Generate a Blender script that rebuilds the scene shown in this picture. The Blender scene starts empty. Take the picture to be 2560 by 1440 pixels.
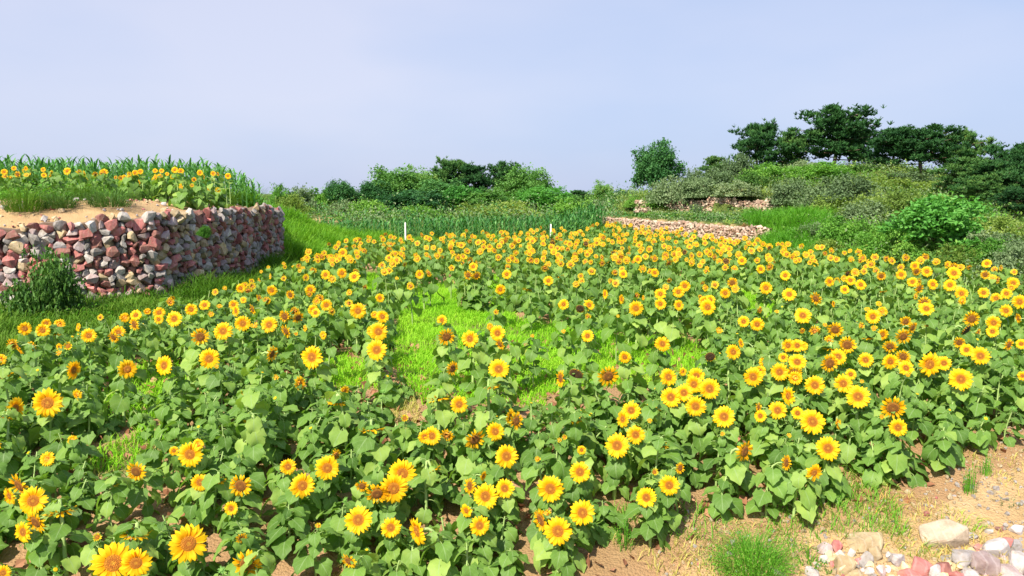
import bpy, bmesh, math, random
import numpy as np
from mathutils import Vector, Matrix, Quaternion

rng = np.random.default_rng(7)
random.seed(7)
S = bpy.context.scene
R = math.radians

# ------------------------------------------------------------------ camera, sky, sun, exposure
FPX = 2000.0
EYE = np.array((0.0, 0.0, 2.5))
PITCH = math.atan(235.0 / FPX)
CP, SP = math.cos(PITCH), math.sin(PITCH)
cam_d = bpy.data.cameras.new("camera")
cam_d.sensor_width = 36.0
cam_d.lens = 36.0 * FPX / 2560.0
cam_d.clip_start = 0.05
cam_d.clip_end = 9000.0
cam = bpy.data.objects.new("camera", cam_d)
S.collection.objects.link(cam)
cam.location = EYE
cam.rotation_euler = (math.pi / 2 - PITCH, 0, 0)
S.camera = cam

SUN_EL, SUN_AZ = R(46), R(-151)        # azimuth clockwise from +y: behind the camera, to the left
sun_dir = Vector((math.sin(SUN_AZ) * math.cos(SUN_EL), math.cos(SUN_AZ) * math.cos(SUN_EL), math.sin(SUN_EL)))
world = bpy.data.worlds.new("World")
S.world = world
world.use_nodes = True
wn, wl = world.node_tree.nodes, world.node_tree.links
wn.clear()
w_out = wn.new("ShaderNodeOutputWorld")
w_bg = wn.new("ShaderNodeBackground")
w_bg.inputs["Strength"].default_value = 0.1
w_sky = wn.new("ShaderNodeTexSky")
w_sky.sky_type = 'NISHITA'
w_sky.sun_disc = False
w_sky.sun_elevation = SUN_EL
w_sky.sun_rotation = SUN_AZ
w_sky.air_density = 1.0
w_sky.dust_density = 1.5
w_sky.ozone_density = 1.0
w_tc = wn.new("ShaderNodeTexCoord")
w_map = wn.new("ShaderNodeMapping")
w_map.inputs["Scale"].default_value = (1.2, 1.2, 3.5)
w_noise = wn.new("ShaderNodeTexNoise")
w_noise.inputs["Scale"].default_value = 1.6
w_noise.inputs["Detail"].default_value = 4.0
w_noise.inputs["Roughness"].default_value = 0.45
w_veil = wn.new("ShaderNodeValToRGB")          # thin summer haze, a little uneven
w_veil.color_ramp.elements[0].position = 0.3
w_veil.color_ramp.elements[0].color = (2.95, 3.65, 5.35, 1)
w_veil.color_ramp.elements[1].position = 0.72
w_veil.color_ramp.elements[1].color = (4.2, 4.4, 5.55, 1)
w_mix = wn.new("ShaderNodeMixRGB")
w_mix.inputs["Fac"].default_value = 0.86
wl.new(w_tc.outputs["Generated"], w_map.inputs["Vector"])
wl.new(w_map.outputs["Vector"], w_noise.inputs["Vector"])
w_sep = wn.new("ShaderNodeSeparateXYZ")            # the haze is paler towards the sun's side
w_mul = wn.new("ShaderNodeMath"); w_mul.operation = 'MULTIPLY_ADD'
w_mul.inputs[1].default_value = -0.28
wl.new(w_tc.outputs["Generated"], w_sep.inputs[0])
wl.new(w_sep.outputs["X"], w_mul.inputs[0])
wl.new(w_noise.outputs["Fac"], w_mul.inputs[2])
wl.new(w_mul.outputs[0], w_veil.inputs["Fac"])
wl.new(w_sky.outputs["Color"], w_mix.inputs["Color1"])
wl.new(w_veil.outputs["Color"], w_mix.inputs["Color2"])
wl.new(w_mix.outputs["Color"], w_bg.inputs["Color"])
wl.new(w_bg.outputs["Background"], w_out.inputs["Surface"])

sun_d = bpy.data.lights.new("sun", 'SUN')
sun_d.energy = 5.0
sun_d.angle = R(0.6)
sun_d.color = (1.0, 0.93, 0.78)
sun = bpy.data.objects.new("sun", sun_d)
S.collection.objects.link(sun)
sun.rotation_euler = (-sun_dir).to_track_quat('-Z', 'Y').to_euler()

S.view_settings.view_transform = 'Standard'
S.view_settings.look = 'None'
S.view_settings.exposure = 0.78
S.view_settings.gamma = 1.0
S.view_settings.use_curve_mapping = False
S.render.engine = 'CYCLES'
S.cycles.max_bounces = 6
S.cycles.transparent_max_bounces = 4
S.cycles.use_denoising = True


# ------------------------------------------------------------------ projection helpers (photo pixels 2560 x 1440)
def px(u, v, depth):
    a, b = (u - 1280.0) / FPX, (720.0 - v) / FPX
    return np.array((depth * a, depth * (CP + b * SP), EYE[2] + depth * (b * CP - SP)))


def proj(P):
    P = np.asarray(P, float)
    x, y, z = P[..., 0], P[..., 1], P[..., 2] - EYE[2]
    d = y * CP - z * SP
    up = y * SP + z * CP
    return np.stack((1280 + FPX * x / d, 720 - FPX * up / d, d), -1)


def sstep(a, b, t):
    t = np.clip((t - a) / (b - a), 0, 1)
    return t * t * (3 - 2 * t)


def vnoise(x, y, s=1.0, k=0.0):
    x, y = x * s + k * 7.3, y * s - k * 3.1
    return (np.sin(x * 1.7 + 1.3 * np.sin(y * 1.1 + k)) + np.sin(y * 1.9 + 1.1 * np.sin(x * 1.3 - k)) + np.sin((x + y) * 1.1 + 2 * k) * 0.7) / 2.7


def seg_signed(x, y, path):
    """distance to a polyline, positive on the left of its direction, and the arc position"""
    best = np.full(x.shape, 1e9)
    sgn = np.ones(x.shape)
    for (ax, ay), (bx, by) in zip(path[:-1], path[1:]):
        dx, dy = bx - ax, by - ay
        L2 = dx * dx + dy * dy
        t = np.clip(((x - ax) * dx + (y - ay) * dy) / L2, 0, 1)
        qx, qy = ax + t * dx, ay + t * dy
        d = np.hypot(x - qx, y - qy)
        c = dx * (y - ay) - dy * (x - ax)
        m = d < best - 1e-9
        best = np.where(m, d, best)
        sgn = np.where(m, np.sign(c), sgn)
    return best * sgn


WALL = [(-15.0, 14.4), (-12.2, 15.3), (-10.2, 16.0), (-8.7, 16.6), (-7.75, 17.35), (-7.3, 18.6), (-7.08, 20.5), (-6.98, 24.2)]
TERRACE = WALL + [(-7.4, 26.0), (-8.6, 30.0), (-9.6, 36.0), (-11.0, 48.0), (-16.0, 80.0)]
WALL_FAR = [(4.9, 48.5), (5.75, 46.0), (7.6, 40.0), (9.75, 32.4), (10.2, 31.9)]
WALL_UP = [(7.2, 47.8), (7.6, 47.5), (10.0, 46.0), (14.2, 43.0), (15.0, 42.6)]
FRONT = np.array([(-9, 5.0), (-3, 5.4), (0.6, 6.25), (2.0, 6.95), (3.75, 7.3), (5.3, 8.2), (7.5, 9.6), (11, 12.5)])


def x_left(y):
    return np.interp(y, [0, 9, 11, 14, 19, 24, 30, 36], [-9, -7.2, -6.5, -5.9, -5.9, -5.9, -6.3, -6.3])


def x_right(y):
    return np.interp(y, [0, 8, 12, 17, 22, 28, 35, 44, 50, 56, 62, 90], [11, 11, 11.4, 11.2, 10.3, 9.4, 8.4, 5.6, 6.0, 7.5, 11.5, 22])


def G(x, y):
    x, y = np.asarray(x, float), np.asarray(y, float)
    z = np.interp(y, [-20, 0, 3, 5, 6, 7, 8, 9.5, 14, 36, 43, 46, 60, 90, 200, 4000],
                  [-2.2, -1.75, -1.4, -1.0, -.68, -.34, -.08, .05, .05, .05, .12, .75, 1.15, 1.5, 1.6, 2.2])
    z = z + 0.035 * vnoise(x, y, 1.6) * sstep(60, 30, y) + 0.012 * vnoise(x, y, 5.3, 1.0) * sstep(30, 12, y)
    # right hill
    h = np.clip(x - x_right(y), 0, None) * sstep(7, 14, y)
    z = z + 3.7 * (1 - np.exp(-h / 9.0)) * sstep(130, 70, y) * (1 + 0.06 * vnoise(x, y, .35, 2)) * np.interp(x / np.maximum(y, 1), [.45, .64, .8], [1, .5, .32])
    # walls on the right
    d1 = seg_signed(x, y, WALL_FAR)
    reach1 = sstep(4.5, 6.0, x) * sstep(30.4, 32.0, y) * sstep(60, 50, y)
    z = np.where((d1 > 0) & (reach1 > 0), np.maximum(z, z * (1 - reach1) + reach1 * (1.15 * sstep(0.12, 0.55, d1) + 0.03 * d1)), z)
    d2 = seg_signed(x, y, WALL_UP)
    shelf = (d1 > 0) & (d2 < .15) & (y > 30.5)
    ks = sstep(15.5, 14.0, x) * shelf
    z = z * (1 - ks) + np.minimum(z, 1.18 + .014 * np.abs(d1)) * ks
    reach2 = sstep(6.2, 7.6, x) * sstep(15.5, 14, x) * sstep(62, 52, y)
    z = np.where((d2 > 0) & (y > 41), np.maximum(z, z * (1 - reach2) + reach2 * (1.3 + 0.95 * sstep(0.12, 0.5, d2) + 0.02 * d2)), z)
    # left bank below the wall and the terrace behind it
    bank = np.clip(x_left(y) - x, 0, None)
    z = z + sstep(9, 12, y) * (np.minimum(bank * 0.10, 0.14) * sstep(30, 22, y) + np.minimum(bank * 0.42, 1.2) * sstep(18.5, 27, y) * sstep(39, 33, y))
    dt = seg_signed(x, y, TERRACE)
    soft = np.interp(y, [24, 25, 28, 40], [0.4, 0.8, 2.0, 3.0])
    top = np.interp(dt, [0, .3, 1.8, 3, 12, 200], [1.72, 1.80, 2.32, 2.42, 2.5, 2.5]) + np.interp(x, [-15, -10, -7, 0], [-.1, -.02, .18, .2]) * np.interp(dt, [0, 3], [1, .2])
    k = np.clip((dt - 0.12) / soft, 0, 1) * sstep(44, 33, y)
    z = np.where((dt > 0.1) & (y > 12), z * (1 - k) + (top + .05 * vnoise(x, y, 1.3, 3)) * k, z)
    return z


def pxg(u, v, h=0.0, lo=3.0, hi=200.0):
    """where the ray of a photo pixel meets the ground raised by h (h may be a function of the depth)"""
    d = np.exp(np.linspace(math.log(lo), math.log(hi), 900))
    P = np.stack([px(u, v, t) for t in (lo, hi)])
    a, b = (u - 1280.0) / FPX, (720.0 - v) / FPX
    X, Y, Z = d * a, d * (CP + b * SP), EYE[2] + d * (b * CP - SP)
    hh = h(d) if callable(h) else h
    below = Z <= G(X, Y) + hh
    i = int(np.argmax(below)) if below.any() else len(d) - 1
    return np.array((X[i], Y[i], Z[i])), d[i]


# ------------------------------------------------------------------ mesh helpers
COL = S.collection


def mesh_np(name, V, F, mats=(), midx=None, smooth=False, attrs=None, uv=None):
    """V (n,3), F (m,3) or (m,4) or a list of arrays; attrs: {name: per-vertex floats}; uv: per-vertex (n,2)"""
    me = bpy.data.meshes.new(name)
    V = np.asarray(V, np.float32)
    Fs = F if isinstance(F, (list, tuple)) and len(F) and isinstance(F[0], np.ndarray) else [np.asarray(F)]
    Fs = [np.asarray(f, np.int32) for f in Fs if len(f)]
    loops = np.concatenate([f.ravel() for f in Fs])
    sizes = np.concatenate([np.full(len(f), f.shape[1], np.int32) for f in Fs])
    starts = np.concatenate(([0], np.cumsum(sizes)[:-1])).astype(np.int32)
    me.vertices.add(len(V))
    me.vertices.foreach_set("co", V.ravel())
    me.loops.add(len(loops))
    me.loops.foreach_set("vertex_index", loops)
    me.polygons.add(len(sizes))
    me.polygons.foreach_set("loop_start", starts)
    if midx is not None:
        me.polygons.foreach_set("material_index", np.asarray(midx, np.int32))
    me.polygons.foreach_set("use_smooth", np.full(len(sizes), bool(smooth)))
    for k, a in (attrs or {}).items():
        at = me.attributes.new(k, 'FLOAT', 'POINT')
        at.data.foreach_set("value", np.asarray(a, np.float32))
    if uv is not None:
        l = me.uv_layers.new(name="UVMap")
        l.data.foreach_set("uv", np.asarray(uv, np.float32)[loops].ravel())
    for m in mats:
        me.materials.append(m)
    me.update(calc_edges=True)
    me.validate()
    return me


def link(name, me, parent=None, loc=None, rot=None, scale=None):
    o = bpy.data.objects.new(name, me)
    COL.objects.link(o)
    if parent is not None:
        o.parent = parent
    if loc is not None:
        o.location = loc
    if rot is not None:
        o.rotation_euler = rot
    if scale is not None:
        o.scale = (scale, scale, scale) if np.isscalar(scale) else scale
    return o


def thing(name, label, cat, loc=(0, 0, 0), rz=0.0, group=None, scale=1.0):
    o = link(name, None, None, loc, (0, 0, rz), scale)
    tag(o, label, cat, group)
    return o


def tag(o, label, cat=None, group=None, kind=None):
    o["label"] = label
    if cat:
        o["category"] = cat
    if group:
        o["group"] = group
    if kind:
        o["kind"] = kind
    return o


class Soup:
    """collects pieces for one joined mesh: verts, faces of 3 and 4, uv, tint, material index"""
    def __init__(self):
        self.V, self.F3, self.F4, self.M3, self.M4, self.T, self.U, self.n = [], [], [], [], [], [], [], 0

    def add(self, V, F3=None, F4=None, m3=0, m4=0, tint=0.5, uv=None):
        V = np.asarray(V, float)
        k = len(V)
        self.V.append(V)
        if F3 is not None and len(F3):
            F3 = np.asarray(F3)
            self.F3.append(F3 + self.n)
            self.M3.append(np.full(len(F3), m3) if np.isscalar(m3) else np.asarray(m3))
        if F4 is not None and len(F4):
            F4 = np.asarray(F4)
            self.F4.append(F4 + self.n)
            self.M4.append(np.full(len(F4), m4) if np.isscalar(m4) else np.asarray(m4))
        self.T.append(np.full(k, tint) if np.isscalar(tint) else np.asarray(tint))
        self.U.append(np.zeros((k, 2)) if uv is None else np.asarray(uv))
        self.n += k

    def mesh(self, name, mats, smooth=False):
        fs, ms = [], []
        if self.F3:
            fs.append(np.concatenate(self.F3)); ms.append(np.concatenate(self.M3))
        if self.F4:
            fs.append(np.concatenate(self.F4)); ms.append(np.concatenate(self.M4))
        return mesh_np(name, np.concatenate(self.V), fs, mats, np.concatenate(ms), smooth, {"tint": np.concatenate(self.T)}, np.concatenate(self.U))


def tube(path, rad, sides=6):
    """verts and quads of a tube along points"""
    path = np.asarray(path, float)
    n = len(path)
    rad = np.full(n, rad) if np.isscalar(rad) else np.asarray(rad, float)
    t = np.gradient(path, axis=0)
    t /= np.linalg.norm(t, axis=1)[:, None] + 1e-9
    ref = np.array((0.13, 0.97, 0.2)) if abs(t[:, 1]).mean() < .8 else np.array((1.0, 0.1, 0.1))
    a = np.cross(t, ref)
    a /= np.linalg.norm(a, axis=1)[:, None] + 1e-9
    b = np.cross(t, a)
    ang = np.arange(sides) * 2 * math.pi / sides
    V = (path[:, None] + rad[:, None, None] * (a[:, None] * np.cos(ang)[None, :, None] + b[:, None] * np.sin(ang)[None, :, None])).reshape(-1, 3)
    i, j = np.meshgrid(np.arange(n - 1), np.arange(sides), indexing='ij')
    j2 = (j + 1) % sides
    F = np.stack((i * sides + j, (i + 1) * sides + j, (i + 1) * sides + j2, i * sides + j2), -1).reshape(-1, 4)
    return V, F


def bez(p0, p1, p2, p3, n):
    t = np.linspace(0, 1, n)[:, None]
    p0, p1, p2, p3 = (np.asarray(p, float) for p in (p0, p1, p2, p3))
    return (1 - t) ** 3 * p0 + 3 * (1 - t) ** 2 * t * p1 + 3 * (1 - t) * t * t * p2 + t ** 3 * p3


# ------------------------------------------------------------------ materials
def new_mat(name):
    m = bpy.data.materials.new(name)
    m.use_nodes = True
    nt = m.node_tree
    nt.nodes.clear()
    out = nt.nodes.new("ShaderNodeOutputMaterial")
    return m, nt, out


def nd(nt, kind, **inp):
    n = nt.nodes.new(kind)
    for k, v in inp.items():
        n.inputs[k.replace("_", " ")].default_value = v
    return n


def ramp(nt, stops, fac=None):
    r = nt.nodes.new("ShaderNodeValToRGB")
    el = r.color_ramp.elements
    while len(el) < len(stops):
        el.new(0.5)
    for e, (p, c) in zip(el, stops):
        e.position = p
        e.color = (*c, 1)
    if fac is not None:
        nt.links.new(fac, r.inputs["Fac"])
    return r


def math_n(nt, op, a, b=None):
    n = nt.nodes.new("ShaderNodeMath")
    n.operation = op
    for i, x in enumerate((a, b)):
        if x is None:
            continue
        if isinstance(x, (int, float)):
            n.inputs[i].default_value = x
        else:
            nt.links.new(x, n.inputs[i])
    return n.outputs[0]


def foliage_mat(name, c_dark, c_mid, c_light, transl=0.3, rough=0.55, spec=0.25, veins=False, sprinkle=0.0):
    """leaf: colour from the vertex tint and the object's own random number; light comes through"""
    m, nt, out = new_mat(name)
    L = nt.links
    at = nd(nt, "ShaderNodeAttribute")
    at.attribute_name = "tint"
    oi = nt.nodes.new("ShaderNodeObjectInfo")
    mix = math_n(nt, 'ADD', math_n(nt, 'MULTIPLY', at.outputs["Fac"], 0.5), math_n(nt, 'MULTIPLY', oi.outputs["Random"], 0.5))
    geo = nt.nodes.new("ShaderNodeNewGeometry")
    nz = nd(nt, "ShaderNodeTexNoise", Scale=9.0, Detail=3.0)
    L.new(geo.outputs["Position"], nz.inputs["Vector"])
    fac = math_n(nt, 'ADD', mix, math_n(nt, 'MULTIPLY', math_n(nt, 'SUBTRACT', nz.outputs["Fac"], 0.5), 0.35))
    rp = ramp(nt, [(0.1, c_dark), (0.5, c_mid), (0.88, c_light), (0.985, tuple(min(1, q * k) for q, k in zip(c_light, (1.5, 1.0, .8))))], fac)
    col = rp.outputs["Color"]
    if veins:
        uvn = nt.nodes.new("ShaderNodeUVMap")
        sep = nt.nodes.new("ShaderNodeSeparateXYZ")
        L.new(uvn.outputs["UV"], sep.inputs[0])
        av = math_n(nt, 'ABSOLUTE', sep.outputs["Y"])
        mid = math_n(nt, 'LESS_THAN', av, 0.055)
        fr = math_n(nt, 'FRACT', math_n(nt, 'MULTIPLY', math_n(nt, 'SUBTRACT', sep.outputs["X"], math_n(nt, 'MULTIPLY', av, 0.42)), 4.3))
        side = math_n(nt, 'LESS_THAN', fr, 0.085)
        v = math_n(nt, 'MAXIMUM', mid, math_n(nt, 'MULTIPLY', side, 0.6))
        mx = nt.nodes.new("ShaderNodeMixRGB")
        L.new(math_n(nt, 'MULTIPLY', v, 0.5), mx.inputs["Fac"])
        L.new(col, mx.inputs["Color1"])
        mx.inputs["Color2"].default_value = (0.30, 0.42, 0.20, 1)
        col = mx.outputs["Color"]
    bs = nd(nt, "ShaderNodeBsdfPrincipled", Roughness=rough)
    bs.inputs["Specular IOR Level"].default_value = spec
    L.new(col, bs.inputs["Base Color"])
    bmp = nd(nt, "ShaderNodeBump", Strength=0.25, Distance=0.01)
    nz2 = nd(nt, "ShaderNodeTexNoise", Scale=45.0, Detail=2.0)
    L.new(geo.outputs["Position"], nz2.inputs["Vector"])
    L.new(nz2.outputs["Fac"], bmp.inputs["Height"])
    L.new(bmp.outputs["Normal"], bs.inputs["Normal"])
    tr = nt.nodes.new("ShaderNodeBsdfTranslucent")
    br = nt.nodes.new("ShaderNodeMixRGB")
    br.blend_type = 'MULTIPLY'
    br.inputs["Fac"].default_value = 1.0
    L.new(col, br.inputs["Color1"])
    br.inputs["Color2"].default_value = (1.35, 1.45, 0.5, 1)
    L.new(br.outputs["Color"], tr.inputs["Color"])
    ms = nt.nodes.new("ShaderNodeMixShader")
    ms.inputs["Fac"].default_value = transl
    L.new(bs.outputs[0], ms.inputs[1])
    L.new(tr.outputs[0], ms.inputs[2])
    L.new(ms.outputs[0], out.inputs["Surface"])
    return m


def solid_mat(name, stops, scale=8.0, rough=0.85, bump=0.4, detail=6.0, coord="Object", bdist=0.02, stretch=(1, 1, 1), obj_var=0.0, spec=0.2):
    m, nt, out = new_mat(name)
    L = nt.links
    tc = nt.nodes.new("ShaderNodeTexCoord")
    mp = nt.nodes.new("ShaderNodeMapping")
    mp.inputs["Scale"].default_value = stretch
    if coord == "World":
        geo = nt.nodes.new("ShaderNodeNewGeometry")
        L.new(geo.outputs["Position"], mp.inputs["Vector"])
    else:
        L.new(tc.outputs[coord], mp.inputs["Vector"])
    nz = nd(nt, "ShaderNodeTexNoise", Scale=scale, Detail=detail, Roughness=0.62)
    L.new(mp.outputs["Vector"], nz.inputs["Vector"])
    fac = nz.outputs["Fac"]
    if obj_var:
        oi = nt.nodes.new("ShaderNodeObjectInfo")
        fac = math_n(nt, 'ADD', fac, math_n(nt, 'MULTIPLY', math_n(nt, 'SUBTRACT', oi.outputs["Random"], 0.5), obj_var))
    rp = ramp(nt, stops, fac)
    bs = nd(nt, "ShaderNodeBsdfPrincipled", Roughness=rough)
    bs.inputs["Specular IOR Level"].default_value = spec
    L.new(rp.outputs["Color"], bs.inputs["Base Color"])
    if bump:
        b = nd(nt, "ShaderNodeBump", Strength=bump, Distance=bdist)
        nz2 = nd(nt, "ShaderNodeTexNoise", Scale=scale * 3.1, Detail=5.0, Roughness=0.7)
        L.new(mp.outputs["Vector"], nz2.inputs["Vector"])
        L.new(nz2.outputs["Fac"], b.inputs["Height"])
        L.new(b.outputs["Normal"], bs.inputs["Normal"])
    L.new(bs.outputs[0], out.inputs["Surface"])
    return m


def stone_mat(name, a, b, vein):
    m, nt, out = new_mat(name)
    L = nt.links
    tc = nt.nodes.new("ShaderNodeTexCoord")
    oi = nt.nodes.new("ShaderNodeObjectInfo")
    off = nt.nodes.new("ShaderNodeVectorMath")
    off.operation = 'ADD'
    sc = nt.nodes.new("ShaderNodeVectorMath")
    sc.operation = 'SCALE'
    L.new(oi.outputs["Location"], sc.inputs[0])
    sc.inputs["Scale"].default_value = 3.7
    geo = nt.nodes.new("ShaderNodeNewGeometry")
    L.new(geo.outputs["Position"], off.inputs[0])
    L.new(sc.outputs[0], off.inputs[1])
    nz = nd(nt, "ShaderNodeTexNoise", Scale=7.0, Detail=7.0, Roughness=0.68)
    L.new(off.outputs[0], nz.inputs["Vector"])
    rp = ramp(nt, [(0.3, a), (0.5, tuple((p + q) / 2 for p, q in zip(a, b))), (0.7, b)], nz.outputs["Fac"])
    wv = nd(nt, "ShaderNodeTexWave", Scale=4.0, Distortion=7.0, Detail=3.0)
    L.new(off.outputs[0], wv.inputs["Vector"])
    wr = ramp(nt, [(0.86, (0, 0, 0)), (0.97, (1, 1, 1))], wv.outputs["Fac"])
    mx = nt.nodes.new("ShaderNodeMixRGB")
    L.new(math_n(nt, 'MULTIPLY', wr.outputs["Color"], 0.22), mx.inputs["Fac"])
    L.new(rp.outputs["Color"], mx.inputs["Color1"])
    mx.inputs["Color2"].default_value = (*vein, 1)
    hs = nt.nodes.new("ShaderNodeHueSaturation")
    L.new(math_n(nt, 'ADD', math_n(nt, 'MULTIPLY', oi.outputs["Random"], 0.6), 0.68), hs.inputs["Value"])
    nz3 = nd(nt, "ShaderNodeTexNoise", Scale=11.0, Detail=6.0, Roughness=0.75)     # soil stains and lichen
    L.new(geo.outputs["Position"], nz3.inputs["Vector"])
    st_r = ramp(nt, [(.48, (0, 0, 0)), (.66, (1, 1, 1))], nz3.outputs["Fac"])
    mx2 = nt.nodes.new("ShaderNodeMixRGB")
    L.new(math_n(nt, 'MULTIPLY', st_r.outputs["Color"], 0.55), mx2.inputs["Fac"])
    L.new(mx.outputs["Color"], mx2.inputs["Color1"])
    mx2.inputs["Color2"].default_value = (.25, .19, .125, 1)
    L.new(mx2.outputs["Color"], hs.inputs["Color"])
    bs = nd(nt, "ShaderNodeBsdfPrincipled", Roughness=0.8)
    bs.inputs["Specular IOR Level"].default_value = 0.25
    L.new(hs.outputs["Color"], bs.inputs["Base Color"])
    bp = nd(nt, "ShaderNodeBump", Strength=0.6, Distance=0.02)
    nz2 = nd(nt, "ShaderNodeTexNoise", Scale=26.0, Detail=6.0, Roughness=0.7)
    L.new(geo.outputs["Position"], nz2.inputs["Vector"])
    L.new(nz2.outputs["Fac"], bp.inputs["Height"])
    L.new(bp.outputs["Normal"], bs.inputs["Normal"])
    L.new(bs.outputs[0], out.inputs["Surface"])
    return m


M = {}
M["leaf"] = foliage_mat("sunflower_leaf", (.068, .152, .028), (.165, .305, .052), (.40, .53, .12), .36, .55, .25, veins=True)
# far leaves
M["leaf_far"] = foliage_mat("sunflower_leaf_far", (.055, .145, .026), (.135, .285, .048), (.30, .46, .10), .34, .6, .18)
M["stem"] = solid_mat("sunflower_stem", [(.3, (.22, .34, .09)), (.7, (.40, .52, .20))], 14, .7, .2, coord="World")
M["sepal"] = foliage_mat("sunflower_sepal", (.07, .19, .03), (.13, .29, .05), (.22, .40, .07), .2)
M["grass_lime"] = foliage_mat("lime_grass", (.12, .33, .014), (.21, .49, .022), (.38, .62, .05), .4, .6, .12)
M["grass_dark"] = foliage_mat("bank_grass", (.05, .17, .012), (.11, .29, .02), (.24, .42, .04), .38, .6, .15)
M["grass_bank"] = foliage_mat("wall_foot_grass", (.03, .10, .010), (.075, .18, .016), (.18, .30, .04), .3, .6, .1)
M["grass_dry"] = foliage_mat("dry_grass", (.20, .30, .05), (.36, .38, .08), (.55, .46, .16), .3, .7, .1)
M["weed"] = foliage_mat("weed_green", (.05, .19, .012), (.10, .30, .02), (.20, .42, .04), .35)
M["corn"] = foliage_mat("maize_leaf", (.03, .13, .030), (.075, .24, .050), (.20, .42, .11), .28, .5, .3)
M["pine"] = foliage_mat("pine_needles", (.014, .060, .018), (.038, .120, .030), (.115, .235, .052), .15, .6, .2)
M["tree_dark"] = foliage_mat("tree_leaf_dark", (.022, .09, .028), (.045, .155, .042), (.10, .26, .065), .22)
M["tree_mid"] = foliage_mat("tree_leaf_mid", (.05, .155, .032), (.10, .25, .05), (.20, .38, .09), .28)
M["tree_bright"] = foliage_mat("tree_leaf_bright", (.05, .19, .035), (.10, .31, .05), (.20, .44, .10), .3)
M["shrub_grey"] = foliage_mat("shrub_leaf_grey", (.07, .125, .055), (.15, .23, .10), (.31, .39, .21), .25)
M["shrub_olive"] = foliage_mat("shrub_leaf_olive", (.09, .16, .028), (.18, .28, .045), (.34, .43, .11), .28)
M["shrub_green"] = foliage_mat("shrub_leaf_green", (.06, .18, .024), (.12, .30, .036), (.24, .43, .075), .3)
M["shrub_brown"] = foliage_mat("shrub_leaf_dry", (.16, .08, .03), (.28, .15, .06), (.40, .25, .10), .2)
M["bark"] = solid_mat("bark", [(.3, (.09, .06, .045)), (.7, (.24, .17, .13))], 12, .9, .8, stretch=(1, 1, .25))
M["dirt_core"] = solid_mat("wall_core", [(.3, (.13, .09, .065)), (.7, (.24, .17, .12))], 9, .95, .6, coord="World")
STONES = {
    "grey": stone_mat("stone_grey", (.22, .195, .18), (.46, .42, .39), (.62, .57, .52)),
    "pale": stone_mat("stone_pale", (.30, .275, .275), (.52, .475, .47), (.6, .48, .44)),
    "red": stone_mat("stone_red", (.34, .095, .09), (.54, .21, .19), (.6, .38, .36)),
    "maroon": stone_mat("stone_maroon", (.17, .06, .055), (.34, .15, .12), (.45, .3, .28)),
    "tan": stone_mat("stone_tan", (.34, .24, .12), (.55, .43, .27), (.6, .55, .45)),
    "mauve": stone_mat("stone_mauve", (.26, .18, .18), (.46, .36, .35), (.62, .56, .55)),
}
FAR_STONES = {
    "pink": stone_mat("stone_pink", (.34, .19, .13), (.53, .35, .26), (.65, .55, .48)),
    "cream": stone_mat("stone_cream", (.40, .30, .21), (.62, .50, .39), (.7, .62, .55)),
    "rose": stone_mat("stone_rose", (.38, .25, .19), (.56, .41, .33), (.7, .6, .54)),
}


def petal_mat(name, base, tip):
    m, nt, out = new_mat(name)
    L = nt.links
    uvn = nt.nodes.new("ShaderNodeUVMap")
    sep = nt.nodes.new("ShaderNodeSeparateXYZ")
    L.new(uvn.outputs["UV"], sep.inputs[0])
    oi = nt.nodes.new("ShaderNodeObjectInfo")
    at = nd(nt, "ShaderNodeAttribute")
    at.attribute_name = "tint"
    f = math_n(nt, 'ADD', sep.outputs["X"], math_n(nt, 'MULTIPLY', math_n(nt, 'SUBTRACT', at.outputs["Fac"], .5), .5))
    rp = ramp(nt, [(0.1, base), (0.55, tip)], f)
    hs = nt.nodes.new("ShaderNodeHueSaturation")
    L.new(rp.outputs["Color"], hs.inputs["Color"])
    L.new(math_n(nt, 'ADD', math_n(nt, 'MULTIPLY', oi.outputs["Random"], 0.16), 0.9), hs.inputs["Value"])
    bs = nd(nt, "ShaderNodeBsdfPrincipled", Roughness=0.55)
    bs.inputs["Specular IOR Level"].default_value = 0.2
    L.new(hs.outputs["Color"], bs.inputs["Base Color"])
    tr = nt.nodes.new("ShaderNodeBsdfTranslucent")
    L.new(hs.outputs["Color"], tr.inputs["Color"])
    ms = nt.nodes.new("ShaderNodeMixShader")
    ms.inputs["Fac"].default_value = 0.42
    L.new(bs.outputs[0], ms.inputs[1])
    L.new(tr.outputs[0], ms.inputs[2])
    L.new(ms.outputs[0], out.inputs["Surface"])
    return m


def disc_mat(name, stops):
    m, nt, out = new_mat(name)
    L = nt.links
    uvn = nt.nodes.new("ShaderNodeUVMap")
    sep = nt.nodes.new("ShaderNodeSeparateXYZ")
    L.new(uvn.outputs["UV"], sep.inputs[0])
    tc = nt.nodes.new("ShaderNodeTexCoord")
    vo = nd(nt, "ShaderNodeTexVoronoi", Scale=26.0)
    L.new(tc.outputs["Object"], vo.inputs["Vector"])
    f = math_n(nt, 'ADD', sep.outputs["X"], math_n(nt, 'MULTIPLY', math_n(nt, 'SUBTRACT', vo.outputs["Distance"], .35), .22))
    rp = ramp(nt, stops, f)
    bs = nd(nt, "ShaderNodeBsdfPrincipled", Roughness=0.8)
    L.new(rp.outputs["Color"], bs.inputs["Base Color"])
    bp = nd(nt, "ShaderNodeBump", Strength=0.9, Distance=0.05)
    L.new(vo.outputs["Distance"], bp.inputs["Height"])
    L.new(bp.outputs["Normal"], bs.inputs["Normal"])
    L.new(bs.outputs[0], out.inputs["Surface"])
    return m


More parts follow.
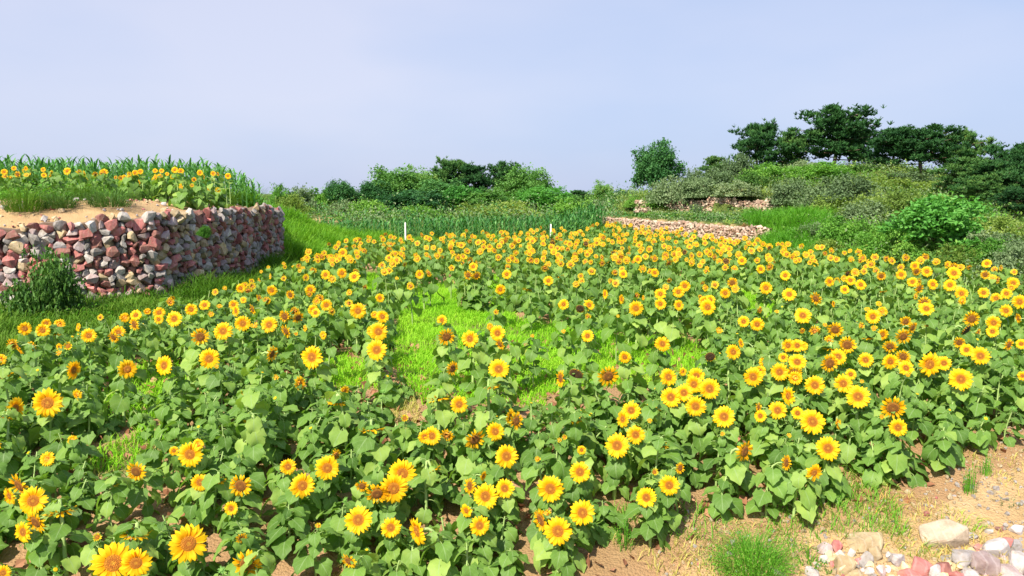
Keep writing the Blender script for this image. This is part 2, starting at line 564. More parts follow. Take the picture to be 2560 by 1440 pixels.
M["petal"] = petal_mat("petal_yellow", (1.0, .47, .005), (1.0, .645, .012))
M["petal_old"] = petal_mat("petal_gold", (.95, .40, .004), (1.0, .58, .010))
M["disc"] = disc_mat("disc_orange", [(0.0, (.90, .50, .05)), (.20, (.95, .42, .02)), (.40, (.66, .19, .008)), (.62, (.74, .25, .01)), (.95, (.85, .34, .012))])
M["disc_old"] = disc_mat("disc_brown", [(0.0, (.60, .26, .02)), (.35, (.42, .15, .01)), (.7, (.36, .12, .01)), (.97, (.70, .30, .015))])
M["disc_dark"] = disc_mat("disc_seed", [(0.0, (.16, .075, .015)), (.5, (.10, .045, .01)), (.85, (.13, .06, .012)), (1.0, (.35, .2, .03))])
PET = [M["petal"], M["petal_old"]]


# ------------------------------------------------------------------ ground: one sheet, a fan out to the horizon
def in_poly(u, v, poly):
    u, v = np.asarray(u, float), np.asarray(v, float)
    c = np.zeros(u.shape, bool)
    for (x1, y1), (x2, y2) in zip(poly, poly[1:] + poly[:1]):
        hit = ((y1 > v) != (y2 > v)) & (u < (x2 - x1) * (v - y1) / (y2 - y1 + 1e-12) + x1)
        c ^= hit
    return c


# clearings in the field: outlines measured on the ground through the photo, kept as ground shapes
CLEAR_PX = [
    [(1070, 975), (1000, 930), (965, 850), (1005, 780), (1040, 725), (1135, 705), (1150, 770), (1240, 775), (1215, 700), (1250, 690), (1262, 760), (1310, 810), (1400, 830), (1500, 845), (1700, 850), (1800, 880), (1770, 925), (1600, 935), (1420, 935), (1350, 985), (1285, 975)],
    [(230, 940), (330, 905), (470, 915), (490, 975), (380, 1010), (240, 1000)],
    [(905, 680), (960, 672), (945, 715), (915, 745), (895, 730)],
    [(1845, 735), (1925, 735), (1940, 775), (1860, 790)],
    [(770, 900), (900, 895), (940, 935), (800, 935)],
    [(185, 1160), (260, 1115), (395, 1105), (410, 1165), (330, 1205), (220, 1200)],
    [(985, 1020), (1040, 1000), (1050, 1060), (1000, 1105), (975, 1080)],
]
CLEAR = []
for poly in CLEAR_PX:
    CLEAR.append([tuple(pxg(u, v)[0][:2]) for u, v in poly])
N_GRASSY = 6


def in_clear(x, y, ks=None):
    r = np.zeros(np.shape(x), bool)
    for i, pl in enumerate(CLEAR):
        if ks is None or i in ks:
            r |= in_poly(x, y, pl)
    return r


def front_y(x):
    return np.interp(x, FRONT[:, 0], FRONT[:, 1])


def far_y(x):
    return np.interp(x, [-8, -5, 0, 3, 5.5, 9], [31, 33, 36.5, 39, 43.5, 44])


def in_field(x, y):
    return (x > x_left(y)) & (x < x_right(y) - .2) & (y > front_y(x)) & (y < far_y(x)) & (seg_signed(np.asarray(x, float), np.asarray(y, float), WALL_FAR) < -.5)


na, nr = 330, 420
ang = np.linspace(R(-62), R(62), na)
rad = np.concatenate((np.linspace(3.0, 30, 250), np.exp(np.linspace(math.log(30.2), math.log(4200), nr - 250))))
AA, RR = np.meshgrid(ang, rad, indexing='ij')
gx, gy = RR * np.sin(AA), RR * np.cos(AA) - 3.0
gz = G(gx, gy)
dT = seg_signed(gx, gy, TERRACE)
d1 = seg_signed(gx, gy, WALL_FAR)
green = np.zeros_like(gx)
green = np.maximum(green, sstep(0, .8, x_left(gy) - gx) * sstep(8, 11, gy))
green = np.maximum(green, sstep(-.3, 1.0, gx - x_right(gy)) * sstep(9, 13, gy))
green = np.maximum(green, sstep(33, 37, gy))
sand_t = sstep(0.0, .3, dT) * sstep(3.4, 2.3, dT + .5 * vnoise(gx, gy, 1.1, 5)) * sstep(25.5, 24, gy)
green = np.where(dT > .05, 1 - sand_t, green)
green = np.maximum(green, .8 * in_clear(gx, gy, range(N_GRASSY)))
green = np.maximum(green, .35 * sstep(.1, .6, vnoise(gx, gy, .9, 4)) * (gy < 10))
band = ((d1 > .1) & (d1 < .8) & (gy > 30)) * .7
green = np.clip(green - band, 0, 1)
far_sand = np.exp(-((gy - 50) / 3.5) ** 2) * sstep(-9.5, -12, gx) * sstep(-17, -14, gx)
green = np.clip(green - far_sand, 0, 1)
fieldm = in_field(gx, gy + .35) & ~in_clear(gx, gy)
reddish = .7 * sstep(9.2, 8.6, gy) * sstep(5.0, 5.8, gx) + .3 * sstep(0, 1.0, vnoise(gx, gy, 1.2, 7)) + 1.0 * fieldm + .45 * ((dT > .1) & (dT < 4)) * sstep(-.3, .8, vnoise(gx, gy, 2.1, 8))
ii, jj = np.meshgrid(np.arange(na - 1), np.arange(nr - 1), indexing='ij')
gf = np.stack((ii * nr + jj, (ii + 1) * nr + jj, (ii + 1) * nr + jj + 1, ii * nr + jj + 1), -1).reshape(-1, 4)

m, nt, out = new_mat("ground_soil")
L = nt.links
geo = nt.nodes.new("ShaderNodeNewGeometry")
n1 = nd(nt, "ShaderNodeTexNoise", Scale=2.3, Detail=8.0, Roughness=0.65)
n2 = nd(nt, "ShaderNodeTexNoise", Scale=38.0, Detail=5.0, Roughness=0.75)
vo = nd(nt, "ShaderNodeTexVoronoi", Scale=42.0)
for n in (n1, n2, vo):
    L.new(geo.outputs["Position"], n.inputs["Vector"])
sand = ramp(nt, [(.25, (.40, .245, .12)), (.5, (.55, .37, .19)), (.78, (.66, .48, .29))], math_n(nt, 'ADD', math_n(nt, 'MULTIPLY', n1.outputs["Fac"], .55), math_n(nt, 'MULTIPLY', n2.outputs["Fac"], .45)))
peb = ramp(nt, [(.10, (1, 1, 1)), (.16, (0, 0, 0))], vo.outputs["Distance"])
mxp = nt.nodes.new("ShaderNodeMixRGB")
L.new(math_n(nt, 'MULTIPLY', peb.outputs["Color"], .6), mxp.inputs["Fac"])
L.new(sand.outputs["Color"], mxp.inputs["Color1"])
L.new(ramp(nt, [(.3, (.34, .22, .16)), (.6, (.72, .62, .5))], vo.outputs["Color"]).outputs["Color"], mxp.inputs["Color2"])
red_at = nd(nt, "ShaderNodeAttribute"); red_at.attribute_name = "reddish"
mxr = nt.nodes.new("ShaderNodeMixRGB")
L.new(math_n(nt, 'MULTIPLY', red_at.outputs["Fac"], .5), mxr.inputs["Fac"])
L.new(mxp.outputs["Color"], mxr.inputs["Color1"])
mxr.inputs["Color2"].default_value = (.30, .15, .08, 1)
gr_at = nd(nt, "ShaderNodeAttribute"); gr_at.attribute_name = "green"
veg = ramp(nt, [(.3, (.04, .08, .015)), (.55, (.085, .14, .025)), (.8, (.19, .19, .06))], n1.outputs["Fac"])
gfac = math_n(nt, 'MULTIPLY', gr_at.outputs["Fac"], math_n(nt, 'ADD', math_n(nt, 'MULTIPLY', n2.outputs["Fac"], .5), .7))
mxg = nt.nodes.new("ShaderNodeMixRGB")
L.new(gfac, mxg.inputs["Fac"])
L.new(mxr.outputs["Color"], mxg.inputs["Color1"])
L.new(veg.outputs["Color"], mxg.inputs["Color2"])
bs = nd(nt, "ShaderNodeBsdfPrincipled", Roughness=0.95)
bs.inputs["Specular IOR Level"].default_value = 0.1
L.new(mxg.outputs["Color"], bs.inputs["Base Color"])
bp = nd(nt, "ShaderNodeBump", Strength=0.9, Distance=0.035)
L.new(math_n(nt, 'ADD', n2.outputs["Fac"], math_n(nt, 'MULTIPLY', vo.outputs["Distance"], -.6)), bp.inputs["Height"])
L.new(bp.outputs["Normal"], bs.inputs["Normal"])
L.new(bs.outputs[0], out.inputs["Surface"])
M["ground"] = m
ground = link("ground", mesh_np("ground", np.stack((gx, gy, gz), -1).reshape(-1, 3), gf, [M["ground"]], smooth=True,
                                attrs={"green": green.ravel(), "reddish": np.clip(reddish, 0, 1).ravel()}))
ground["kind"] = "structure"
ground["label"] = "sandy field soil with green banks and hillside"

# ------------------------------------------------------------------ stones
def rock_arrays(seed, npts=16, flat=1.0, cut=.85):
    r = np.random.default_rng(seed)
    p = r.normal(size=(npts, 3))
    p /= np.linalg.norm(p, axis=1)[:, None]
    p *= r.uniform(.82, 1.12, (npts, 1))
    p[:, 2] *= flat
    p = np.clip(p, -cut, cut)
    bm = bmesh.new()
    for q in p:
        bm.verts.new(q)
    h = bmesh.ops.convex_hull(bm, input=bm.verts)
    bmesh.ops.delete(bm, geom=[g for g in h["geom_interior"] if isinstance(g, bmesh.types.BMVert)], context='VERTS')
    bm.verts.ensure_lookup_table()
    bmesh.ops.bevel(bm, geom=list(bm.edges), offset=.045, segments=1, affect='EDGES') if npts > 22 else None
    bmesh.ops.triangulate(bm, faces=bm.faces)
    bm.verts.index_update()
    V = np.array([v.co[:] for v in bm.verts])
    F = np.array([[v.index for v in f.verts] for f in bm.faces])
    bm.free()
    return V, F


ROCKS = [rock_arrays(100 + i, 17) for i in range(10)]
rock_cache = {}


def rock_mesh(k, matname, mats):
    key = (k, matname)
    if key not in rock_cache:
        V, F = ROCKS[k]
        rock_cache[key] = mesh_np("stone", V, F, [mats[matname]])
    return rock_cache[key]


def stone_wall(name, label, path, zb, zt, size, mats, weights, n_own, core_back=.28, z_jit=.1):
    """dry-stone wall: every stone a piece of its own against a core of earth and rubble"""
    pts = np.array(path, float)
    seg = np.linalg.norm(np.diff(pts, axis=0), axis=1)
    cum = np.concatenate(([0], np.cumsum(seg)))
    Ltot = cum[-1]

    def at(s):
        x, y = np.interp(s, cum, pts[:, 0]), np.interp(s, cum, pts[:, 1])
        i = min(max(int(np.searchsorted(cum, s)) - 1, 0), len(seg) - 1)
        t = (pts[i + 1] - pts[i]) / seg[i]
        return np.array((x, y)), t
    root = thing(name, label, "wall", (float(pts[len(pts) // 2][0]), float(pts[len(pts) // 2][1]), 0))
    inv = np.array(root.location)
    ss = np.linspace(0, Ltot, 60)
    core = []
    for s in ss:
        p, t = at(s)
        n = np.array((t[1], -t[0]))             # outwards (right of the direction)
        a, b = zb(p[0], p[1]) - .3, zt(p[0], p[1]) - size * .35
        for q, z in ((p - n * .07, a), (p - n * .07, b), (p - n * core_back, b + .02), (p - n * core_back, a)):
            core.append((q[0] - inv[0], q[1] - inv[1], z))
    i, j = np.meshgrid(np.arange(59), np.arange(3), indexing='ij')
    cf = np.stack((i * 4 + j, (i + 1) * 4 + j, (i + 1) * 4 + j + 1, i * 4 + j + 1), -1).reshape(-1, 4)
    link("earth_core", mesh_np("earth_core", core, cf, [M["dirt_core"]]), root)
    items = []
    row = 0
    z_off = -size * .4
    while True:
        hrow = size * rng.uniform(.68, .86)
        s = rng.uniform(0, size)
        more = False
        while s < Ltot:
            w = size * rng.choice((rng.uniform(.55, .8), rng.uniform(.8, 1.2), rng.uniform(1.2, 1.6)), p=(.25, .5, .25))
            p, t = at(s + w / 2)
            n = np.array((t[1], -t[0]))
            z = zb(p[0], p[1]) + z_off + hrow / 2 + rng.uniform(-1, 1) * size * z_jit
            ztop = zt(p[0], p[1])
            if z < ztop - size * .15:
                more = True
                sc = (w * rng.uniform(.54, .64), size * rng.uniform(.5, .7), hrow * rng.uniform(.60, .84) * np.clip(w / size, .85, 1.25))
                q = p + n * rng.uniform(-.25, .22) * size
                ang = math.atan2(t[1], t[0])
                rot = (Matrix.Rotation(ang, 3, 'Z') @ Matrix.Rotation(rng.uniform(-.7, .7), 3, 'Y') @ Matrix.Rotation(rng.uniform(-.35, .35), 3, 'X'))
                spin = Matrix.Rotation(rng.uniform(0, 6.28), 3, 'X') @ Matrix.Rotation(rng.integers(0, 4) * math.pi / 2, 3, 'Z')
                Mx = np.array(rot) @ np.diag(sc) @ np.array(spin)
                P = np.array((q[0], q[1], z))
                pr = proj(P)
                facing = max(np.dot(n, -P[:2]) / np.linalg.norm(P[:2]), .05)
                vis = (-60 < pr[0] < 2620)
                items.append((sc[0] * sc[2] * facing / pr[2] ** 2 * (1 if vis else .01), P, Mx, rng.integers(len(ROCKS)), rng.choice(list(mats), p=weights)))
            s += w * .86
        z_off += hrow * .82
        row += 1
        if not more or row > 60:
            break
    items.sort(key=lambda q: -q[0])
    keys = list(mats)
    soup = Soup()
    for k, (a, P, Mx, r, mk) in enumerate(items):
        if k < n_own:
            o = link("stone", rock_mesh(int(r), mk, mats), root)
            W = Matrix(Mx.tolist()).to_4x4()
            W.translation = Vector(P - inv)
            o.matrix_local = W
        else:
            V, F = ROCKS[r]
            soup.add(V @ Mx.T + (P - inv), F3=F, m3=keys.index(mk), tint=rng.random())
    if soup.n:
        o = link("rubble", soup.mesh("rubble", [mats[k] for k in keys]), root)
        o["kind"] = "stuff"
        o["label"] = "smaller wall stones packed between the larger ones"
    return root


def zb_l(x, y):
    return float(np.interp(y, [14, 17, 24.5], [.02, .10, .25]))


def zt_l(x, y):
    return float(np.interp(x, [-15, -10.2, -8.7, -7.7, -7.0], [1.72, 1.88, 2.02, 2.10, 2.16]) + .05 * math.sin(x * 5 + y * 3))


stone_wall("stone_wall", "dry-stone wall of grey and red rocks below the terrace", WALL, zb_l, zt_l, .215, STONES, [.27, .09, .20, .17, .15, .12], 300)
stone_wall("field_wall", "long pinkish stone wall behind the last sunflower rows", WALL_FAR, lambda x, y: .1, lambda x, y: 1.17 + .04 * math.sin(x * 4), .17, FAR_STONES, [.36, .28, .36], 300)
stone_wall("terrace_wall", "broken pale stone wall half hidden by hillside shrubs", WALL_UP, lambda x, y: 1.35, lambda x, y: 2.22 + .1 * math.sin(x * 2.3), .19, FAR_STONES, [.3, .4, .3], 200)


# ------------------------------------------------------------------ foliage builders
def leaf_quads(C, size, up=.35, r=rng, aspect=.55):
    """diamond leaves centred at C: verts (4n,3), tris (2n,3)"""
    n = len(C)
    d = r.normal(size=(n, 3)); d[:, 2] -= .25
    d /= np.linalg.norm(d, axis=1)[:, None]
    nn = r.normal(size=(n, 3)); nn[:, 2] += up * 3
    w = np.cross(d, nn); w /= np.linalg.norm(w, axis=1)[:, None] + 1e-9
    s = (size * r.uniform(.65, 1.35, n))[:, None]
    nrm = np.cross(w, d)
    V = np.stack((C - d * s * .5, C + w * s * aspect * .5 + nrm * s * .08, C + d * s * .5, C - w * s * aspect * .5 + nrm * s * .08), 1).reshape(-1, 3)
    b = np.arange(n)[:, None] * 4
    F = np.concatenate((b + np.array([[0, 1, 2]]), b + np.array([[0, 2, 3]])), 1).reshape(-1, 3)
    return V, F


def clump_points(r, n_cl, per, rx, ry, rz, cl_r, lower=.15, fill=.35):
    """leaf positions in clumps over an uneven dome"""
    out, tint = [], []
    for _ in range(n_cl):
        while True:
            d = r.normal(size=3); d /= np.linalg.norm(d)
            if d[2] > -lower:
                break
        k = 1 - fill * r.random() ** 1.6
        az = math.atan2(d[1], d[0])
        k *= 1 + .2 * math.sin(3 * az + 4 * d[2] + n_cl) + r.uniform(-.16, .16)
        c = np.array((d[0] * rx, d[1] * ry, d[2] * rz)) * k
        m = r.integers(int(per * .6), int(per * 1.4))
        q = r.normal(size=(m, 3)) * cl_r * r.uniform(.6, 1.25) * np.array((1, 1, .7))
        out.append(c + q)
        tint.append(np.clip(np.full(m, r.normal(.5, .17)) + r.normal(0, .13, m), 0, 1))
    return np.concatenate(out), np.concatenate(tint)


def shrub_meshes(seed, mat, n_cl=150, per=46, leaf=.105, tall=.86):
    """unit shrub: about 1 m radius, tall high; returns (foliage mesh, stem mesh)"""
    r = np.random.default_rng(seed)
    C, T = clump_points(r, n_cl, per, .95, .95, tall, .13, lower=.05, fill=.55)
    C[:, 2] = np.abs(C[:, 2]) + .05
    V, F = leaf_quads(C, leaf, r=r)
    fol = mesh_np("foliage", V, F, [mat], attrs={"tint": np.repeat(T, 4)})
    sp = Soup()
    for _ in range(7):
        a = r.uniform(0, 6.28); e = r.uniform(.3, .75)
        tip = np.array((math.cos(a) * e, math.sin(a) * e, tall * r.uniform(.5, .85)))
        v, f = tube(bez((0, 0, -.1), (0, 0, .25 * tall), tip * .6 + (0, 0, .05), tip, 6), np.linspace(.035, .01, 6), 5)
        sp.add(v, F4=f)
    return fol, sp.mesh("stem", [M["bark"]], True)


def tree_meshes(seed, mat, H=1.0, crown=(.42, .42, .36), n_cl=210, per=52, leaf=.048, trunk=.03, base=.28):
    """unit tree: height 1; clumps ride on limbs"""
    r = np.random.default_rng(seed)
    sp = Soup()
    lean = r.normal(0, .03, 2)
    top = np.array((lean[0], lean[1], .8))
    path = bez((0, 0, -.03), (0, 0, .25), (lean[0] * .3, lean[1], .5), top, 9)
    v, f = tube(path, np.linspace(trunk, trunk * .3, 9), 7)
    sp.add(v, F4=f)
    cz = base + (1 - base) * .5
    C, T = clump_points(r, n_cl, per, crown[0], crown[1], crown[2], .058, lower=.75, fill=.6)
    C[:, 2] += .05 * np.sin(9 * C[:, 0] + seed) * np.cos(8 * C[:, 1])
    C = C + np.array((lean[0], lean[1], cz))
    for _ in range(14):
        t = r.uniform(.3, .95)
        p = path[int(t * 8)]
        q = C[r.integers(len(C))]
        q = p + (q - p) * .85
        v, f = tube(bez(p, p + (q - p) * .3 + (0, 0, .02), p + (q - p) * .7 + (0, 0, .03), q, 5), np.linspace(trunk * .4, .004, 5), 5)
        sp.add(v, F4=f)
    V, F = leaf_quads(C, leaf, r=r)
    return mesh_np("crown", V, F, [mat], attrs={"tint": np.repeat(T, 4)}), sp.mesh("trunk", [M["bark"]], True)


def pine_meshes(seed, spread=.42, low=.34, n_limb=17, pads=4):
    """unit pine, height 1: bent trunk, rising limbs carrying uneven bunches of upright needle tufts"""
    r = np.random.default_rng(seed)
    sp = Soup()
    bend = r.normal(0, .05, 4)
    path = bez((0, 0, -.04), (bend[0], bend[1], .3), (bend[2], bend[3], .6), (bend[0] * .5, bend[1], .92), 10)
    v, f = tube(path, np.linspace(.028, .008, 10), 7)
    sp.add(v, F4=f)
    tufts, tt = [], []
    for i in range(n_limb):
        h = low + (.90 - low) * (i + r.uniform(0, .8)) / n_limb
        k = min(int(h / .92 * 9), 8)
        p = path[k] + (path[k + 1] - path[k]) * (h / .92 * 9 - k)
        a = i * 2.4 + r.uniform(-.6, .6)
        rel = (h - low) / (.90 - low)
        Lb = spread * math.sqrt(max(1 - (max(rel - .25, 0) / .86) ** 2, .05)) * r.uniform(.55, 1.1)
        tip = p + np.array((math.cos(a) * Lb, math.sin(a) * Lb, r.uniform(.0, .13)))
        lp = bez(p, p + (tip - p) * .35 + (0, 0, -.015), p + (tip - p) * .7 + (0, 0, -.01), tip, 6)
        v, f = tube(lp, np.linspace(.011, .003, 6), 5)
        sp.add(v, F4=f)
        for _ in range(pads):
            c = lp[r.integers(2, 6)] + np.array((r.normal(0, .05), r.normal(0, .05), r.uniform(-.01, .03)))
            pr = r.uniform(.04, .085)
            n = int(r.integers(8, 14))
            q = r.normal(size=(n, 3)) * np.array((pr, pr, pr * .6)) * .8
            tufts.append(c + q)
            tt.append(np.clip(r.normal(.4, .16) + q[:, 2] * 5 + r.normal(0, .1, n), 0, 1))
    c = path[-1]
    q = r.normal(size=(34, 3)) * np.array((.09, .09, .035))
    tufts.append(c + q); tt.append(np.full(34, .5))
    C, T = np.concatenate(tufts), np.concatenate(tt)
    nb = 11
    n = len(C)
    d = r.normal(size=(n, nb, 3)) * np.array((.6, .6, .45)); d[..., 2] = np.abs(d[..., 2]) + .55
    d /= np.linalg.norm(d, axis=2)[..., None]
    ln = r.uniform(.035, .075, (n, nb, 1))
    w = np.cross(d, r.normal(size=(n, nb, 3))); w /= np.linalg.norm(w, axis=2)[..., None] + 1e-9
    base = np.repeat(C[:, None], nb, 1)
    V = np.stack((base - w * .007, base + w * .007, base + d * ln + w * .003, base + d * ln - w * .003), 2).reshape(-1, 3)
    b = np.arange(n * nb)[:, None] * 4
    F = b + np.array([[0, 1, 2, 3]])
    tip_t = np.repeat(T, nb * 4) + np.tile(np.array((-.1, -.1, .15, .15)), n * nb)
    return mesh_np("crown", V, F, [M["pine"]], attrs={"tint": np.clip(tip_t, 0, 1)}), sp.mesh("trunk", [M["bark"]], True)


def blades(P, H, width, lean, r=rng, tint=None, ang=None):
    """grass blades, 3 triangles each: P roots (n,3), H heights"""
    n = len(P)
    a = r.uniform(0, 6.283, n) if ang is None else ang
    dirx = np.stack((np.cos(a), np.sin(a), np.zeros(n)), -1)
    wv = np.stack((-np.sin(a + r.normal(0, .8, n)), np.cos(a), np.zeros(n)), -1)
    H = np.asarray(H)[:, None]
    ln = (lean * r.uniform(.4, 1.4, n))[:, None]
    w = (width * r.uniform(.7, 1.3, n))[:, None]
    mid = P + dirx * H * ln * .35 + np.array((0, 0, 1)) * H * .6
    tip = P + dirx * H * ln + np.array((0, 0, 1)) * H * (1 - .25 * ln)
    V = np.stack((P - wv * w * .5, P + wv * w * .5, mid - wv * w * .38, mid + wv * w * .38, tip), 1).reshape(-1, 3)
    b = np.arange(n)[:, None] * 5
    F = np.concatenate((b + np.array([[0, 1, 3]]), b + np.array([[0, 3, 2]]), b + np.array([[2, 3, 4]])), 1).reshape(-1, 3)
    t = np.clip(r.normal(.5, .2, n) if tint is None else tint, 0, 1)
    return V, F, np.repeat(t, 5)


def scatter(n, cond, x0, x1, y0, y1, r=rng):
    xs, ys = [], []
    got = 0
    for _ in range(40):
        x, y = r.uniform(x0, x1, n), r.uniform(y0, y1, n)
        k = cond(x, y)
        xs.append(x[k]); ys.append(y[k]); got += k.sum()
        if got >= n:
            break
    x, y = np.concatenate(xs)[:n], np.concatenate(ys)[:n]
    return x, y


def in_view(x, y, z=0.5, m=380):
    p = proj(np.stack((x, y, np.full_like(x, z)), -1))
    return (p[..., 0] > -m) & (p[..., 0] < 2560 + m) & (p[..., 2] > 2)


def grass_stuff(name, label, cond, box, n, h, width, lean, mat, patch=.6, tint_shift=0.0):
    x, y = scatter(n, lambda a, b: cond(a, b) & in_view(a, b) & (rng.random(a.shape) < np.clip(.5 + patch * vnoise(a, b, 2.2, 6), .08, 1)), *box)
    P = np.stack((x, y, G(x, y) - .01), -1)
    hs = rng.uniform(h[0], h[1], len(x)) * np.clip(1 + .35 * vnoise(x, y, 1.4, 9), .5, 1.6)
    tint = .5 + .22 * vnoise(x, y, .8, 11) + rng.normal(0, .15, len(x)) + tint_shift
    V, F, T = blades(P, hs, width, lean, tint=tint)
    o = link(name, mesh_np(name, V, F, [mat], attrs={"tint": T}))
    tag(o, label, "grass", kind="stuff")
    return o


# ------------------------------------------------------------------ trees and shrubs behind the field
def place(name, cat, label, meshes, u, v_base, w_px=None, top_v=None, depth=None, group=None, sink=.04, wid=1.0, unit_w=.84, flat=None, rz=None):
    """stand a plant on the ground seen at photo pixel (u, v_base), or at a given depth; size from its pixel extent"""
    if depth is None:
        P, d = pxg(u, v_base)
    else:
        d = depth
        P = px(u, v_base, d)
    x, y = P[0], P[1]
    z = float(G(x, y)) - sink
    ztop = px(u, top_v, d)[2]
    Ht = max(ztop - z, .25)
    W = w_px * d / FPX
    root = thing(name, label, cat, (x, y, z), rng.uniform(0, 6.28) if rz is None else rz, group)
    sxy = W / unit_w
    root.scale = (sxy, sxy, Ht)
    for part, me in meshes:
        link(part, me, root)
    return root


PINES = [pine_meshes(11, .45, .28, 25, pads=5), pine_meshes(12, .43, .24, 26, pads=5), pine_meshes(13, .47, .26, 29, pads=5), pine_meshes(14, .42, .16, 28, pads=5)]
B_DARK = [tree_meshes(21, M["tree_dark"], crown=(.46, .46, .44), n_cl=260, base=.10), tree_meshes(22, M["tree_dark"], crown=(.42, .42, .38))]
B_MID = [tree_meshes(23, M["tree_mid"], crown=(.44, .44, .42), base=.14), tree_meshes(24, M["tree_mid"], crown=(.4, .4, .44), base=.1, n_cl=180)]
B_BRIGHT = [tree_meshes(25, M["tree_bright"], crown=(.44, .44, .44), base=.1, n_cl=150, leaf=.07), tree_meshes(26, M["tree_bright"], crown=(.42, .42, .4), base=.15)]
M["shrub_dark"] = foliage_mat("shrub_leaf_dark", (.03, .09, .015), (.065, .16, .025), (.15, .25, .05), .2)
SH = {k: [shrub_meshes(31 + 7 * i + j, M["shrub_" + k]) for j in range(2)] for i, k in enumerate(("grey", "olive", "green", "brown", "dark"))}


def tree(label, kind, u, v_base, w, top, depth, name="broadleaf_tree", group="trees behind the field", i=0, unit_w=.92):
    cr, tr = kind[i % len(kind)]
    return place(name, "tree", label, (("trunk", tr), ("crown", cr)), u, v_base, w * 1.1, top, depth, group, unit_w=unit_w)


def pine(label, u, v_base, w, top, depth, i, group="pines on the hillside"):
    return tree(label, PINES, u, v_base, w, top, depth, "pine_tree", group, i, unit_w=1.02)


def shrub(label, kind, u, v_base, w, top, depth=None, i=0, group="hillside shrubs", name="shrub"):
    fo, st = SH[kind][i % 2]
    return place(name, "shrub", label, (("stem", st), ("foliage", fo)), u, v_base, w, top, depth, group, unit_w=2.1)


# far centre copse
pine("tallest dark pine in the central copse, flat crown", 1140, 530, 130, 402, 66, 0, "pines in the central copse")
pine("dark pine right beside the copse's tallest pine", 1188, 530, 110, 414, 65, 1, "pines in the central copse")
pine("pine with tilted ragged top at the copse's right half", 1248, 530, 100, 412, 66, 2, "pines in the central copse")
pine("low dark pine behind the copse's bright green trees", 1352, 525, 80, 452, 67, 3, "pines in the central copse")
tree("grey-green rounded tree at the copse's left end", B_MID, 985, 535, 120, 424, 64, i=0)
tree("small low tree sloping down at far left of the copse", B_DARK, 935, 535, 80, 458, 62, i=1)
tree("pale feathery tree between round tree and tallest pine", B_MID, 1058, 535, 100, 428, 65, i=1)
tree("pointed leafy tree right of the copse pines", B_MID, 1312, 530, 110, 422, 64, i=0)
tree("bright green bushy tree at the copse's right foot", B_BRIGHT, 1340, 540, 130, 470, 58, i=1)
tree("dark round low tree at the front of the copse", B_DARK, 1020, 545, 150, 480, 56, i=0)
tree("bright leafy sapling below the tallest copse pine", B_BRIGHT, 1150, 540, 80, 466, 57, i=0)
tree("broad mid-green tree under the copse pines", B_MID, 1215, 540, 130, 478, 57, i=1)
tree("low green tree at the copse's right edge", B_MID, 1400, 535, 90, 485, 58, i=0)
tree("wide low tree filling the copse's centre", B_DARK, 1100, 540, 120, 455, 62, i=1)
pine("small dark pine left of the pale sprig tree", 1440, 520, 80, 476, 68, 1, "pines in the central copse")
tree("thin pale sprig tree alone right of the copse", B_MID, 1505, 520, 60, 460, 66, i=1)
tree("low hazy tree beside the thin sprig tree", B_DARK, 1545, 520, 60, 478, 68, i=0)
# far left hedge line
for k, (u, w, tp, txt) in enumerate([(705, 70, 466, "darkest bush of the far hedge, touching the maize terrace"), (752, 80, 470, "second bush from left in the far hedge"), (800, 70, 474, "low rounded bush in the middle of the far hedge"),
                                     (905, 60, 480, "small low bush at the far hedge's right end")]):
    shrub(txt, "grey" if k % 2 else "green", u, 520, w, tp, 60 + k, k, "far hedge bushes")
tree("small ragged tree standing up from the far hedge", B_DARK, 853, 520, 64, 457, 62, i=1, group="far hedge trees")
tree("little bushy tree right of the hedge's ragged tree", B_DARK, 880, 520, 40, 474, 64, i=0, group="far hedge trees")
for k, (u, vb, w, tp, txt) in enumerate([(730, 520, 90, 490, "grey-green low bush in front of the far hedge"), (930, 532, 100, 500, "low olive bush left of the copse foot"), (860, 528, 90, 505, "flat green bush on the far sandy bank"),
                                         (1280, 545, 130, 505, "olive bush in front of the copse behind the maize"), (1430, 540, 110, 498, "grey-green bush at right foot of the copse"), (1490, 540, 90, 502, "bright low bush right of the maize strip's middle"),
                                         (1190, 545, 110, 512, "mid-green bush behind the centre of the maize strip"), (1050, 548, 110, 515, "dark bush behind the left maize plants")]):
    shrub(txt, ("olive", "green", "grey")[k % 3], u, vb, w, tp, 52 + k % 3, k, "bushes behind the maize strip")

# hillside on the right
tree("round dense dark tree alone on the ridge left of pines", B_DARK, 1632, 500, 96, 362, 54, i=0, group="hillside trees")
pine("leftmost tall pine on the ridge, round crown", 1886, 450, 128, 312, 53, 0)
pine("narrow pine between the leftmost and the tallest pine", 1972, 450, 100, 330, 54, 3)
pine("tallest ridge pine with the widest crown", 2072, 450, 200, 280, 53, 2)
pine("half hidden pine close right of the tallest pine", 2135, 455, 110, 318, 55, 1)
pine("pine with bare forked trunk right of the gap", 2225, 500, 140, 322, 47, 1)
pine("broad pine behind the pale-leaved young tree, flat top", 2300, 505, 190, 318, 46, 2)
pine("leaning pine at the right shoulder of the pine row", 2398, 500, 130, 330, 46, 0)
pine("lower dark pine below the leaning pine", 2395, 555, 150, 395, 38, 3)
pine("slender low pine with visible trunk near right edge", 2478, 560, 150, 405, 36, 1)
pine("pine cut by the right picture edge", 2548, 560, 175, 368, 37, 2)
pine("small pine left of the leftmost tall pine", 1790, 450, 80, 392, 52, 1)
pine("shaded short pine between lower pines at right", 2440, 565, 110, 440, 34, 0)
pine("low pine peeking out behind right edge shrubs", 2530, 590, 110, 470, 32, 3)
